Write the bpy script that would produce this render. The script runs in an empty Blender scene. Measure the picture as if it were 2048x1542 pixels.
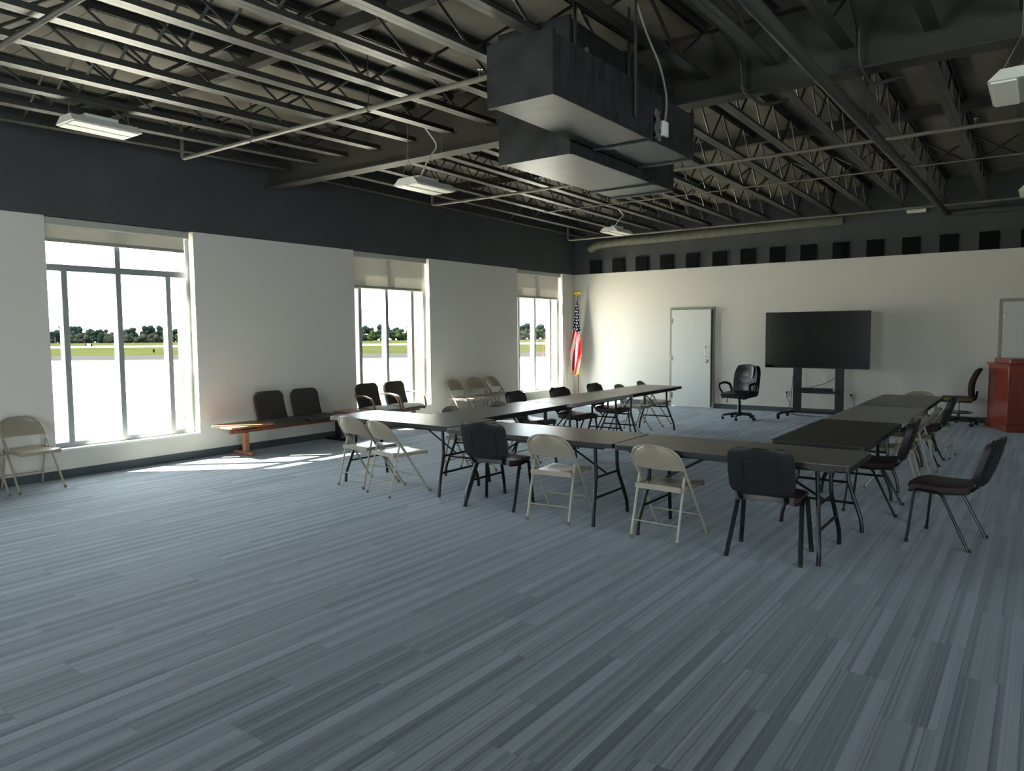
import bpy, bmesh, math, random
from mathutils import Vector, Matrix
random.seed(7)
R = math.radians
sc = bpy.context.scene
COL = sc.collection
# ------------------------------------------------------------------ camera
YAW, PITCH, ROLL, FPX = 0.62922907, -0.07200203, -0.00813904, 1463.35662
CAM = Vector((9.27774, -15.35159, 1.66737))
cam_d = bpy.data.cameras.new('camera'); cam = bpy.data.objects.new('camera', cam_d); COL.objects.link(cam)
cam_d.sensor_fit = 'HORIZONTAL'; cam_d.sensor_width = 36.0; cam_d.lens = 36.0*FPX/2048.0
cam_d.clip_start = 0.05; cam_d.clip_end = 2000
_f = Vector((-math.sin(YAW)*math.cos(PITCH), math.cos(YAW)*math.cos(PITCH), math.sin(PITCH)))
_r = Vector((math.cos(YAW), math.sin(YAW), 0)); _u = _r.cross(_f)
_r2 = math.cos(ROLL)*_r + math.sin(ROLL)*_u; _u2 = -math.sin(ROLL)*_r + math.cos(ROLL)*_u
cam.matrix_world = Matrix.Translation(CAM) @ Matrix((_r2, _u2, -_f)).transposed().to_4x4()
sc.camera = cam
# ------------------------------------------------------------------ world, sun, exposure
SUN_DIR = Vector((1.0, 0.93, -1.60)).normalized()
SUN_W, SKY_W, EXPOSURE = 4.6, 0.9, 4.42
w = bpy.data.worlds.new('sky'); sc.world = w; w.use_nodes = True
wn = w.node_tree.nodes; wl = w.node_tree.links
bg = wn['Background']; bg.inputs['Strength'].default_value = SKY_W
bg.inputs['Color'].default_value = (0.86, 0.94, 1.0, 1)
sl = bpy.data.lights.new('sun', 'SUN'); so = bpy.data.objects.new('sun', sl); COL.objects.link(so)
sl.energy = SUN_W; sl.angle = R(0.55); sl.color = (1.0, 0.93, 0.80)
so.rotation_euler = SUN_DIR.to_track_quat('-Z', 'Y').to_euler(); so.location = (-12, -22, 20)
for k, (ya, yb) in enumerate(((-11.645, -9.84), (-7.02, -5.19), (-2.385, -0.55), (-16.28, -14.46))):
    pl = bpy.data.lights.new('window_portal', 'AREA'); po = bpy.data.objects.new('window_portal', pl); COL.objects.link(po)
    pl.shape = 'RECTANGLE'; pl.size = 2.7; pl.size_y = yb-ya; pl.cycles.is_portal = True
    po.location = (-0.47, (ya+yb)/2, 1.69); po.rotation_euler = (0, R(-90), 0)      # a portal gives off no light: it only guides sky sampling
for ya in (-18.2, -15.2):
    pl = bpy.data.lights.new('window_portal', 'AREA'); po = bpy.data.objects.new('window_portal', pl); COL.objects.link(po)
    pl.shape = 'RECTANGLE'; pl.size = 2.7; pl.size_y = 1.83; pl.cycles.is_portal = True
    po.location = (14.25, ya+0.915, 1.69); po.rotation_euler = (0, R(90), 0)
for xa in (5.2,):
    pl = bpy.data.lights.new('window_portal', 'AREA'); po = bpy.data.objects.new('window_portal', pl); COL.objects.link(po)
    pl.shape = 'RECTANGLE'; pl.size = 1.83; pl.size_y = 2.7; pl.cycles.is_portal = True
    po.location = (xa+0.915, -20.25, 1.69); po.rotation_euler = (R(90), 0, 0)
vs = sc.view_settings
sc.display_settings.display_device = 'sRGB'
vs.view_transform = 'Standard'; vs.look = 'None'; vs.exposure = EXPOSURE; vs.gamma = 1.0; vs.use_curve_mapping = False
cy = sc.cycles
cy.max_bounces = 12; cy.diffuse_bounces = 8; cy.glossy_bounces = 4; cy.transmission_bounces = 6; cy.transparent_max_bounces = 12
cy.sample_clamp_indirect = 6.0; cy.caustics_reflective = False; cy.caustics_refractive = False
cy.use_denoising = True
try: cy.denoiser = 'OPENIMAGEDENOISE'
except Exception: pass

# ------------------------------------------------------------------ materials
def srgb(r, g, b):
    f = lambda c: (c/255/12.92) if c/255 <= 0.04045 else ((c/255+0.055)/1.055)**2.4
    return (f(r), f(g), f(b), 1.0)
MATS = {}
def M(name, col, rough=0.6, metal=0.0, spec=0.4, var=0.0, vscale=6.0, bump=0.0, bscale=80.0, stretch=(1,1,1), coat=0.0):
    """procedural principled material: base colour, soft noise variation and fine relief"""
    if name in MATS: return MATS[name]
    m = bpy.data.materials.new(name); m.use_nodes = True; n = m.node_tree.nodes; l = m.node_tree.links
    b = n['Principled BSDF']
    b.inputs['Base Color'].default_value = (*col[:3], 1); b.inputs['Roughness'].default_value = rough
    b.inputs['Metallic'].default_value = metal; b.inputs['Specular IOR Level'].default_value = spec
    b.inputs['Coat Weight'].default_value = coat
    if var or bump:
        tc = n.new('ShaderNodeTexCoord'); mp = n.new('ShaderNodeMapping'); mp.inputs['Scale'].default_value = stretch
        l.new(tc.outputs['Object'], mp.inputs['Vector'])
    if var:
        nz = n.new('ShaderNodeTexNoise'); nz.inputs['Scale'].default_value = vscale; nz.inputs['Detail'].default_value = 5
        l.new(mp.outputs[0], nz.inputs['Vector'])
        mx = n.new('ShaderNodeMix'); mx.data_type = 'RGBA'
        mx.inputs[6].default_value = (*[max(0, c*(1-var)) for c in col[:3]], 1)
        mx.inputs[7].default_value = (*[min(1, c*(1+var)) for c in col[:3]], 1)
        rp = n.new('ShaderNodeMapRange'); rp.inputs[1].default_value = 0.3; rp.inputs[2].default_value = 0.7
        l.new(nz.outputs['Fac'], rp.inputs[0]); l.new(rp.outputs[0], mx.inputs[0]); l.new(mx.outputs[2], b.inputs['Base Color'])
    if bump:
        nb = n.new('ShaderNodeTexNoise'); nb.inputs['Scale'].default_value = bscale; nb.inputs['Detail'].default_value = 3
        l.new(mp.outputs[0], nb.inputs['Vector'])
        bp = n.new('ShaderNodeBump'); bp.inputs['Strength'].default_value = bump; bp.inputs['Distance'].default_value = 0.004
        l.new(nb.outputs['Fac'], bp.inputs['Height']); l.new(bp.outputs[0], b.inputs['Normal'])
    MATS[name] = m
    return m

white_wall = M('white_wall_paint', srgb(216, 211, 202), 0.75, spec=0.25, bump=0.05, bscale=300)
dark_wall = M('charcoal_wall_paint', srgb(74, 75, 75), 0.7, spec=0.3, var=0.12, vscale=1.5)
steel_paint = M('ceiling_dryfall_paint', srgb(50, 48, 43), 0.46, spec=0.9, var=0.15, vscale=5)
deck_paint = M('deck_dryfall_paint', srgb(120, 114, 103), 0.6, spec=0.3, var=0.25, vscale=2.2, stretch=(1.0, 0.5, 1))
girder_paint = M('girder_paint', srgb(66, 63, 56), 0.6, spec=0.35, var=0.1, vscale=3)
duct_metal = M('duct_sheet_metal', srgb(58, 59, 58), 0.38, metal=0.35, spec=0.5, var=0.35, vscale=5, stretch=(1, 3, 1))
base_rubber = M('baseboard_rubber', srgb(72, 80, 84), 0.55)
alu = M('window_aluminium', srgb(150, 155, 156), 0.4, metal=0.3)
white_trim = M('sill_white', srgb(232, 231, 226), 0.5)
chair_beige = M('folding_chair_beige_enamel', srgb(156, 146, 131), 0.36, spec=0.5, var=0.05, vscale=9)
black_metal = M('black_powder_coat', srgb(16, 17, 18), 0.36, spec=0.4)
black_plastic = M('black_plastic', srgb(26, 28, 30), 0.45, spec=0.5, bump=0.06, bscale=400)
vinyl = M('dark_plum_vinyl', srgb(58, 45, 46), 0.42, spec=0.5, var=0.15, vscale=7, bump=0.05, bscale=200)
table_brown = M('table_laminate_brown', srgb(110, 105, 97), 0.34, spec=0.5, var=0.16, vscale=7, stretch=(1.2, 14, 1))
table_grey = M('table_plastic_grey', srgb(166, 163, 156), 0.38, spec=0.5, var=0.05, vscale=30)
edge_black = M('table_edge_black', srgb(30, 30, 30), 0.45)
leather = M('black_leather', srgb(20, 21, 23), 0.33, spec=0.6, bump=0.12, bscale=120)
wood_red = M('cherry_wood', srgb(150, 60, 38), 0.3, spec=0.5, var=0.22, vscale=4, stretch=(8, 8, 0.8), coat=0.3)
wood_oak = M('bench_oak', srgb(146, 100, 74), 0.4, spec=0.4, var=0.18, vscale=5, stretch=(10, 1, 10))
bench_cloth = M('bench_charcoal_tweed', srgb(66, 62, 58), 0.85, spec=0.2, var=0.15, vscale=120, bump=0.2, bscale=500)
seat_cloth = M('bench_seat_grey_tweed', srgb(110, 108, 98), 0.85, spec=0.2, var=0.15, vscale=120, bump=0.2, bscale=500)
chrome = M('chrome', srgb(200, 202, 204), 0.18, metal=1.0)
door_white = M('door_paint', srgb(208, 208, 204), 0.55, spec=0.35)
door_frame_m = M('door_frame_paint', srgb(150, 148, 138), 0.5, spec=0.4)
screen = M('tv_screen_glass', srgb(10, 10, 11), 0.16, spec=0.5)
tv_black = M('tv_bezel_black', srgb(14, 14, 15), 0.35)
stand_m = M('tv_stand_charcoal', srgb(40, 44, 46), 0.45)
plate_white = M('outlet_plate_white', srgb(228, 226, 220), 0.4)
lamp_white = M('lamp_housing_white', srgb(224, 222, 214), 0.4, spec=0.4)
lamp_lens = M('lamp_lens_frosted', srgb(236, 232, 220), 0.5)
pipe_m = M('sprinkler_pipe_paint', srgb(120, 114, 104), 0.45, spec=0.4, var=0.1, vscale=4)
dark_pipe = M('dark_pipe_paint', srgb(70, 69, 64), 0.5)
insul = M('pipe_insulation', srgb(98, 98, 84), 0.8, var=0.18, vscale=9, bump=0.5, bscale=25)
brick_m = M('exterior_brick', srgb(104, 60, 50), 0.85, var=0.15, vscale=20)
mortar_m = M('exterior_mortar', srgb(150, 140, 130), 0.9)
olive = M('stool_olive_fabric', srgb(116, 108, 76), 0.85, spec=0.2)
stool_back = M('stool_dark_fabric', srgb(64, 56, 48), 0.8, spec=0.2)
gold = M('gold_finial', srgb(212, 170, 52), 0.25, metal=0.9)
gold_fringe = M('gold_fringe', srgb(222, 150, 48), 0.7)
pole_wood = M('flag_pole_oak', srgb(112, 84, 56), 0.4)
panel_black = M('black_acoustic_panel', srgb(20, 21, 23), 0.9, spec=0.1)
rubber = M('black_rubber', srgb(18, 18, 18), 0.7)
concrete = M('apron_concrete', srgb(202, 196, 184), 1.0, spec=0.0, var=0.06, vscale=0.12)
asphalt = M('asphalt', srgb(34, 33, 33), 1.0, spec=0.0, var=0.1, vscale=0.3)
grass_m = M('mown_grass', srgb(31, 33, 17), 1.0, spec=0.0, var=0.16, vscale=0.12)
leaf_a = M('foliage_green', srgb(16, 23, 19), 1.0, spec=0.0, var=0.4, vscale=1.1, bump=0.6, bscale=3)
leaf_b = M('foliage_light_green', srgb(24, 30, 15), 1.0, spec=0.0, var=0.4, vscale=1.1, bump=0.6, bscale=3)
leaf_c = M('foliage_brown_green', srgb(24, 26, 21), 1.0, spec=0.0, var=0.4, vscale=1.1, bump=0.6, bscale=3)
bark = M('bark', srgb(70, 60, 50), 0.9)
grey_paint = M('grey_conduit', srgb(140, 138, 130), 0.45, metal=0.2)
bag_m = M('clear_bag_grey', srgb(96, 92, 96), 0.35)

def glass_mat():
    m = bpy.data.materials.new('window_glass'); m.use_nodes = True; n = m.node_tree.nodes; l = m.node_tree.links
    n.remove(n['Principled BSDF'])
    t = n.new('ShaderNodeBsdfTransparent'); t.inputs[0].default_value = (0.94, 0.97, 0.96, 1)
    g = n.new('ShaderNodeBsdfGlossy'); g.inputs['Roughness'].default_value = 0.02
    lw = n.new('ShaderNodeLayerWeight'); lw.inputs[0].default_value = 0.5
    pw = n.new('ShaderNodeMath'); pw.operation = 'POWER'; l.new(lw.outputs['Facing'], pw.inputs[0]); pw.inputs[1].default_value = 4.0
    fr = n.new('ShaderNodeMath'); fr.operation = 'MULTIPLY_ADD'; l.new(pw.outputs[0], fr.inputs[0]); fr.inputs[1].default_value = 0.5; fr.inputs[2].default_value = 0.03
    mx = n.new('ShaderNodeMixShader'); l.new(fr.outputs[0], mx.inputs[0]); l.new(t.outputs[0], mx.inputs[1]); l.new(g.outputs[0], mx.inputs[2])
    l.new(mx.outputs[0], n['Material Output'].inputs[0]); return m
glass = glass_mat()
def shade_mat():
    m = bpy.data.materials.new('roller_shade_fabric'); m.use_nodes = True; n = m.node_tree.nodes; l = m.node_tree.links
    b = n['Principled BSDF']; b.inputs['Base Color'].default_value = srgb(176, 171, 160); b.inputs['Roughness'].default_value = 0.85
    t = n.new('ShaderNodeBsdfTranslucent'); t.inputs[0].default_value = srgb(190, 186, 176)
    tr = n.new('ShaderNodeBsdfTransparent')
    wv = n.new('ShaderNodeTexWave'); wv.inputs['Scale'].default_value = 300
    m1 = n.new('ShaderNodeMixShader'); m1.inputs[0].default_value = 0.17
    m2 = n.new('ShaderNodeMixShader'); m2.inputs[0].default_value = 0.015
    l.new(b.outputs[0], m1.inputs[1]); l.new(t.outputs[0], m1.inputs[2]); l.new(m1.outputs[0], m2.inputs[1]); l.new(tr.outputs[0], m2.inputs[2])
    l.new(m2.outputs[0], n['Material Output'].inputs[0]); return m
shade_fabric = shade_mat()

PW, PL = 0.25, 1.0          # carpet plank size
def row_off(r): return (r*0.37) % 1.0
def carpet_mat():
    m = bpy.data.materials.new('striped_plank_carpet'); m.use_nodes = True; n = m.node_tree.nodes; l = m.node_tree.links
    b = n['Principled BSDF']; b.inputs['Roughness'].default_value = 0.85; b.inputs['Specular IOR Level'].default_value = 0.15
    b.inputs['Sheen Weight'].default_value = 0.35; b.inputs['Sheen Roughness'].default_value = 0.4
    b.inputs['Sheen Tint'].default_value = (0.8, 0.88, 1.0, 1)
    g = n.new('ShaderNodeNewGeometry'); s = n.new('ShaderNodeSeparateXYZ'); l.new(g.outputs['Position'], s.inputs[0])
    def mth(op, a, bb=None, c=None):
        q = n.new('ShaderNodeMath'); q.operation = op
        for i, v in enumerate((a, bb, c)):
            if v is None: continue
            if isinstance(v, (int, float)): q.inputs[i].default_value = v
            else: l.new(v, q.inputs[i])
        return q.outputs[0]
    X, Y = s.outputs[0], s.outputs[1]
    row = mth('FLOOR', mth('DIVIDE', X, PW))
    off = mth('FLOORED_MODULO', mth('MULTIPLY', row, 0.37), 1.0)
    colm = mth('FLOOR', mth('ADD', mth('DIVIDE', Y, PL), off))
    pid = mth('ADD', mth('MULTIPLY', row, 13.17), mth('MULTIPLY', colm, 5.31))
    wn_ = n.new('ShaderNodeTexWhiteNoise'); wn_.noise_dimensions = '1D'; l.new(pid, wn_.inputs['W'])
    # broad bands inside the plank
    def band(scale, add):
        q = mth('FLOOR', mth('MULTIPLY', X, scale))
        v = n.new('ShaderNodeTexWhiteNoise'); v.noise_dimensions = '1D'
        l.new(mth('ADD', mth('MULTIPLY', q, 1.713), mth('MULTIPLY', pid, add)), v.inputs['W']); return v
    b1 = band(16.0, 3.1); b2 = band(32.0, 1.7); b3 = band(120.0, 0.9)
    tone = mth('ADD', mth('ADD', mth('MULTIPLY', b1.outputs[0], 0.44), mth('MULTIPLY', b2.outputs[0], 0.34)), mth('ADD', mth('MULTIPLY', b3.outputs[0], 0.18), mth('MULTIPLY', wn_.outputs[0], 0.04)))
    alt = mth('GREATER_THAN', mth('FRACT', mth('ADD', mth('DIVIDE', X, 0.125), mth('FLOOR', mth('MULTIPLY', wn_.outputs[0], 2.0)))), 0.5)
    alt = mth('MULTIPLY', mth('SUBTRACT', alt, 0.5), 0.17)
    cr = n.new('ShaderNodeValToRGB'); l.new(mth('ADD', tone, alt), cr.inputs[0])
    e = cr.color_ramp.elements
    e[0].position = 0.22; e[0].color = srgb(76, 81, 83)
    e[1].position = 0.82; e[1].color = srgb(126, 132, 135)
    for p_, c_ in ((0.40, (95, 101, 103)), (0.52, (107, 114, 114)), (0.64, (113, 117, 122))):
        k = e.new(p_); k.color = srgb(*c_)
    # thin dark yarn lines
    q = mth('FLOOR', mth('MULTIPLY', X, 150.0)); v = n.new('ShaderNodeTexWhiteNoise'); v.noise_dimensions = '1D'
    l.new(mth('ADD', q, mth('MULTIPLY', pid, 2.3)), v.inputs['W'])
    ln = mth('GREATER_THAN', v.outputs[0], 0.72)
    lnm = mth('MULTIPLY', ln, mth('LESS_THAN', alt, 0.0))
    hue = n.new('ShaderNodeHueSaturation'); l.new(cr.outputs[0], hue.inputs['Color'])
    l.new(mth('ADD', 0.44, mth('MULTIPLY', b1.outputs[0], 0.11)), hue.inputs['Hue'])
    mx = n.new('ShaderNodeMix'); mx.data_type = 'RGBA'; l.new(mth('MULTIPLY', lnm, 0.55), mx.inputs[0]); l.new(hue.outputs[0], mx.inputs[6]); mx.inputs[7].default_value = srgb(46, 52, 58)
    # yarn speckle
    nz = n.new('ShaderNodeTexNoise'); nz.inputs['Scale'].default_value = 260; nz.inputs['Detail'].default_value = 2; l.new(g.outputs['Position'], nz.inputs['Vector'])
    mr = n.new('ShaderNodeMapRange'); mr.inputs[1].default_value = 0.3; mr.inputs[2].default_value = 0.7; mr.inputs[3].default_value = 0.82; mr.inputs[4].default_value = 1.16
    l.new(nz.outputs[0], mr.inputs[0])
    mm = n.new('ShaderNodeMix'); mm.data_type = 'RGBA'; mm.blend_type = 'MULTIPLY'; mm.inputs[0].default_value = 1.0
    l.new(mx.outputs[2], mm.inputs[6]); l.new(mr.outputs[0], mm.inputs[7]); l.new(mm.outputs[2], b.inputs['Base Color'])
    bp = n.new('ShaderNodeBump'); bp.inputs['Strength'].default_value = 0.35; bp.inputs['Distance'].default_value = 0.003
    l.new(nz.outputs[0], bp.inputs['Height']); l.new(bp.outputs[0], b.inputs['Normal'])
    return m
carpet = carpet_mat()

# ------------------------------------------------------------------ mesh helpers
class G:
    """collects shapes into one mesh"""
    def __init__(s): s.v = []; s.f = []
    def add(s, vs_, fs):
        o = len(s.v); s.v += [tuple(p) for p in vs_]; s.f += [tuple(i+o for i in f) for f in fs]; return s
    def box(s, x0, x1, y0, y1, z0, z1, bev=0.0, mat=None):
        if bev > 0:
            b = bmesh.new(); bmesh.ops.create_cube(b, size=1.0)
            for q in b.verts: q.co = Vector(((x0+x1)/2+q.co.x*(x1-x0), (y0+y1)/2+q.co.y*(y1-y0), (z0+z1)/2+q.co.z*(z1-z0)))
            bev = min(bev, 0.49*min(x1-x0, y1-y0, z1-z0))
            bmesh.ops.bevel(b, geom=list(b.edges), offset=bev, segments=2, affect='EDGES', profile=0.5)
            b.verts.index_update(); vs_ = [q.co.copy() for q in b.verts]; fs = [[q.index for q in f.verts] for f in b.faces]; b.free()
        else:
            vs_ = [Vector(p) for p in ((x0,y0,z0),(x1,y0,z0),(x1,y1,z0),(x0,y1,z0),(x0,y0,z1),(x1,y0,z1),(x1,y1,z1),(x0,y1,z1))]
            fs = [(0,3,2,1),(4,5,6,7),(0,1,5,4),(1,2,6,5),(2,3,7,6),(3,0,4,7)]
        if mat: vs_ = [mat @ p for p in vs_]
        return s.add(vs_, fs)
    def tube(s, pts, r, seg=8, caps=True, flat=1.0):
        pts = [Vector(p) for p in pts]; n = len(pts); rs = r if isinstance(r, (list, tuple)) else [r]*n
        vs_ = []; up = None
        for i, p in enumerate(pts):
            t = ((pts[min(i+1, n-1)]-p).normalized() + (p-pts[max(i-1, 0)]).normalized())
            if t.length < 1e-6: t = pts[min(i+1, n-1)]-p
            t.normalize()
            if up is None:
                a = Vector((0,0,1)) if abs(t.z) < 0.9 else Vector((1,0,0))
                up = (a - t*a.dot(t)).normalized()
            else: up = (up - t*up.dot(t)).normalized()
            sd = t.cross(up)
            for k in range(seg):
                a = 2*math.pi*k/seg; vs_.append(p + up*(math.cos(a)*rs[i]) + sd*(math.sin(a)*rs[i]*flat))
        fs = [(i*seg+k, i*seg+(k+1) % seg, (i+1)*seg+(k+1) % seg, (i+1)*seg+k) for i in range(n-1) for k in range(seg)]
        if caps: fs += [tuple(reversed(range(seg))), tuple((n-1)*seg+k for k in range(seg))]
        return s.add(vs_, fs)
    def lathe(s, prof, seg=16, c=(0,0,0)):
        c = Vector(c); vs_ = []; n = len(prof)
        for (r, z) in prof:
            for k in range(seg):
                a = 2*math.pi*k/seg; vs_.append(c + Vector((math.cos(a)*max(r, 1e-4), math.sin(a)*max(r, 1e-4), z)))
        fs = [(i*seg+k, i*seg+(k+1) % seg, (i+1)*seg+(k+1) % seg, (i+1)*seg+k) for i in range(n-1) for k in range(seg)]
        fs += [tuple(reversed(range(seg))), tuple((n-1)*seg+k for k in range(seg))]
        return s.add(vs_, fs)
    def prism(s, out, z0, z1, mat=None):
        n = len(out); vs_ = [Vector((x, y, z0)) for x, y in out] + [Vector((x, y, z1)) for x, y in out]
        if mat: vs_ = [mat @ p for p in vs_]
        fs = [tuple(reversed(range(n))), tuple(range(n, 2*n))] + [(i, (i+1) % n, n+(i+1) % n, n+i) for i in range(n)]
        return s.add(vs_, fs)
    def sheet(s, grid, th):
        """grid[i][j] of points -> solid sheet of thickness th"""
        ni, nj = len(grid), len(grid[0]); P = [[Vector(p) for p in row] for row in grid]; N = []
        for i in range(ni):
            row = []
            for j in range(nj):
                a = P[min(i+1, ni-1)][j]-P[max(i-1, 0)][j]; b = P[i][min(j+1, nj-1)]-P[i][max(j-1, 0)]
                c = a.cross(b); row.append(c.normalized() if c.length > 1e-9 else Vector((0,0,1)))
            N.append(row)
        vs_ = [P[i][j]+N[i][j]*th/2 for i in range(ni) for j in range(nj)] + [P[i][j]-N[i][j]*th/2 for i in range(ni) for j in range(nj)]
        o = ni*nj; fs = []
        for i in range(ni-1):
            for j in range(nj-1):
                a, b, c, d = i*nj+j, i*nj+j+1, (i+1)*nj+j+1, (i+1)*nj+j
                fs += [(a, d, c, b), (o+a, o+b, o+c, o+d)]
        rim = [(0, j) for j in range(nj)] + [(i, nj-1) for i in range(1, ni)] + [(ni-1, j) for j in range(nj-2, -1, -1)] + [(i, 0) for i in range(ni-2, 0, -1)]
        for q in range(len(rim)):
            a = rim[q][0]*nj+rim[q][1]; b = rim[(q+1) % len(rim)]; b = b[0]*nj+b[1]; fs.append((a, b, o+b, o+a))
        return s.add(vs_, fs)
    def mesh(s, name, mat, smooth=True):
        me = bpy.data.meshes.new(name); me.from_pydata(s.v, [], s.f); me.validate()
        b = bmesh.new(); b.from_mesh(me); bmesh.ops.recalc_face_normals(b, faces=b.faces); b.to_mesh(me); b.free()
        if smooth:
            me.polygons.foreach_set('use_smooth', [True]*len(me.polygons)); me.set_sharp_from_angle(angle=R(38))
        me.materials.append(mat); return me
    def build(s, name, mat, parent=None, smooth=True):
        o = bpy.data.objects.new(name, s.mesh(name, mat, smooth)); COL.objects.link(o)
        if parent: o.parent = parent
        return o
def rrect(w_, d, r, n=5):
    out = []
    for cx, cy_, a0 in ((w_/2-r, d/2-r, 0), (-w_/2+r, d/2-r, 90), (-w_/2+r, -d/2+r, 180), (w_/2-r, -d/2+r, 270)):
        for k in range(n+1):
            a = R(a0+90*k/n); out.append((cx+r*math.cos(a), cy_+r*math.sin(a)))
    return out
def smooth_path(pts, n=6, rad=0.04):
    """round the corners of a polyline"""
    P = [Vector(p) for p in pts]; out = [P[0]]
    for i in range(1, len(P)-1):
        a = (P[i-1]-P[i]); b = (P[i+1]-P[i]); d = min(rad, a.length*0.45, b.length*0.45)
        p0 = P[i]+a.normalized()*d; p1 = P[i]+b.normalized()*d
        for k in range(n+1):
            t = k/n; out.append(p0*(1-t)**2 + P[i]*2*t*(1-t) + p1*t*t)
    out.append(P[-1]); return out
def tag(o, label=None, cat=None, group=None, kind=None):
    if label: o['label'] = label
    if cat: o['category'] = cat
    if group: o['group'] = group
    if kind: o['kind'] = kind
    return o
def thing(name, label, cat, loc=(0,0,0), rz=0.0, group=None):
    o = bpy.data.objects.new(name, None); COL.objects.link(o); o.empty_display_size = 0.1
    o.location = loc; o.rotation_euler = (0, 0, rz); return tag(o, label, cat, group)
def kids(o): return [c for c in bpy.data.objects if c.parent == o]
def dup(root, loc, rz, label, group=None):
    r = root.copy(); COL.objects.link(r); r.location = loc; r.rotation_euler = (0, 0, rz); r['label'] = label
    if group: r['group'] = group
    for ch in KIDS[root.name]:
        c = ch.copy(); COL.objects.link(c); c.parent = r
        for g_ in KIDS.get(ch.name, ()):
            d = g_.copy(); COL.objects.link(d); d.parent = c
    return r
KIDS = {}
def remember(root):
    KIDS[root.name] = kids(root)
    for c in KIDS[root.name]: KIDS[c.name] = kids(c)
    return root
def struct(name, g_, mat, parent=None, smooth=False):
    o = g_.build(name, mat, parent, smooth)
    if not parent: o['kind'] = 'structure'
    return o
# ------------------------------------------------------------------ room shell
RX, RY, PZ = 14.0, -20.0, 3.048            # right wall, rear wall, height of the paint line
WIN = [(-11.645, -9.84), (-7.02, -5.19), (-2.385, -0.55), (-16.28, -14.46)]
SILL = 0.34
g = G(); g.box(-0.3, RX, RY, 0.0, -0.25, -0.0075)
floor = struct('floor', g, base_rubber)
# carpet planks: the 300 that show largest are pieces of their own, the rest one piece
planks = []
for r in range(-0, int(RX/PW)+1):
    for c in range(-22, 2):
        y0 = (c - row_off(r))*PL; y1 = y0+PL; x0 = r*PW; x1 = min(x0+PW, RX)
        y0c, y1c = max(y0, RY), min(y1, 0.0)
        if y1c-y0c < 0.02 or x1-x0 < 0.02: continue
        cx, cy_ = (x0+x1)/2, (y0c+y1c)/2
        d = Vector((cx, cy_, 0))-CAM; q = (d.dot(_r2), d.dot(_u2), d.dot(_f))
        vis = q[2] > 0.5 and abs(q[0]/q[2]*FPX) < 1120 and abs(q[1]/q[2]*FPX) < 860
        full = y0c == y0 and y1c == y1 and x1 == x0+PW
        planks.append((0 if (vis and full) else 1, d.length, x0, x1, y0c, y1c))
planks.sort()
g = G(); g.box(-PW/2+0.0006, PW/2-0.0006, -PL/2+0.0006, PL/2-0.0006, -0.0075, 0.0)
plank_me = g.mesh('carpet_plank', carpet, False)
rest = G()
for i, (k, d, x0, x1, y0, y1) in enumerate(planks):
    if i < 300 and k == 0:
        o = bpy.data.objects.new('carpet_plank', plank_me); COL.objects.link(o); o.parent = floor; o.location = ((x0+x1)/2, (y0+y1)/2, 0)
    else: rest.box(x0+0.0006, x1-0.0006, y0+0.0006, y1-0.0006, -0.0075, 0.0)
o = rest.build('carpet_planks_beyond', carpet, floor, False); o['kind'] = 'stuff'

g = G(); g.box(-0.3, 0, RY, 0.3, -0.2, SILL)
edges = [RY] + [v for a, b in sorted(WIN) for v in (a, b)] + [0.3]
for i in range(0, len(edges), 2): g.box(-0.3, 0, edges[i], edges[i+1], SILL, PZ)
wall_left = struct('wall_left', g, white_wall)
g = G(); g.box(-0.3, 0, RY, 0.3, PZ, 4.75); struct('wall_left_upper', g, dark_wall)
# brick outer leaf with deeper jambs
g = G(); g.box(-0.46, -0.302, RY, 0.3, -0.2, SILL-0.06)
for i in range(0, len(edges), 2): g.box(-0.46, -0.302, edges[i]-(0.0 if i == 0 else 0.0), edges[i+1], SILL-0.06, 3.26)
g.box(-0.46, -0.302, RY, 0.3, 3.26, 4.75)
wall_out = struct('wall_exterior', g, mortar_m)
for (a, b) in WIN[:3]:
    for yy, sgn in ((b, -1), (a, 1)):
        bk = G(); z = SILL-0.05; k = 0
        while z < 2.93:
            x0, x1 = (-0.455, -0.375) if k % 2 else (-0.455, -0.31)
            bk.box(x0, x1, *sorted((yy, yy+sgn*0.012)), z, z+0.057)
            if k % 2: bk.box(x1+0.01, -0.31, *sorted((yy, yy+sgn*0.012)), z, z+0.057)
            z += 0.068; k += 1
        o = bk.build('brick_jamb', brick_m, wall_out, False); o['kind'] = 'stuff'

D1, D2, DH = (2.54, 3.472), (8.665, 9.60), 2.142
g = G(); g.box(-0.3, D1[0], 0, 0.2, -0.2, PZ); g.box(D1[1], D2[0], 0, 0.2, -0.2, PZ); g.box(D2[1], RX+0.2, 0, 0.2, -0.2, PZ)
g.box(D1[0], D1[1], 0, 0.2, DH, PZ); g.box(D2[0], D2[1], 0, 0.2, DH, PZ)
struct('wall_back', g, white_wall)
g = G(); g.box(0, RX+0.2, 0.012, 0.2, PZ, 4.75); struct('wall_back_upper', g, dark_wall)
FILL_SIDE = [(-18.2, -16.37), (-15.2, -13.37)]                       # unseen windows added to the right wall for fill light, beside and behind camera
g = G(); g.box(RX, RX+0.2, RY, 0, -0.2, SILL); ex = [RY]+[v for ab in FILL_SIDE for v in ab]+[0]
for i in range(0, len(ex), 2): g.box(RX, RX+0.2, ex[i], ex[i+1], SILL, PZ)
struct('wall_right', g, white_wall)
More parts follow.
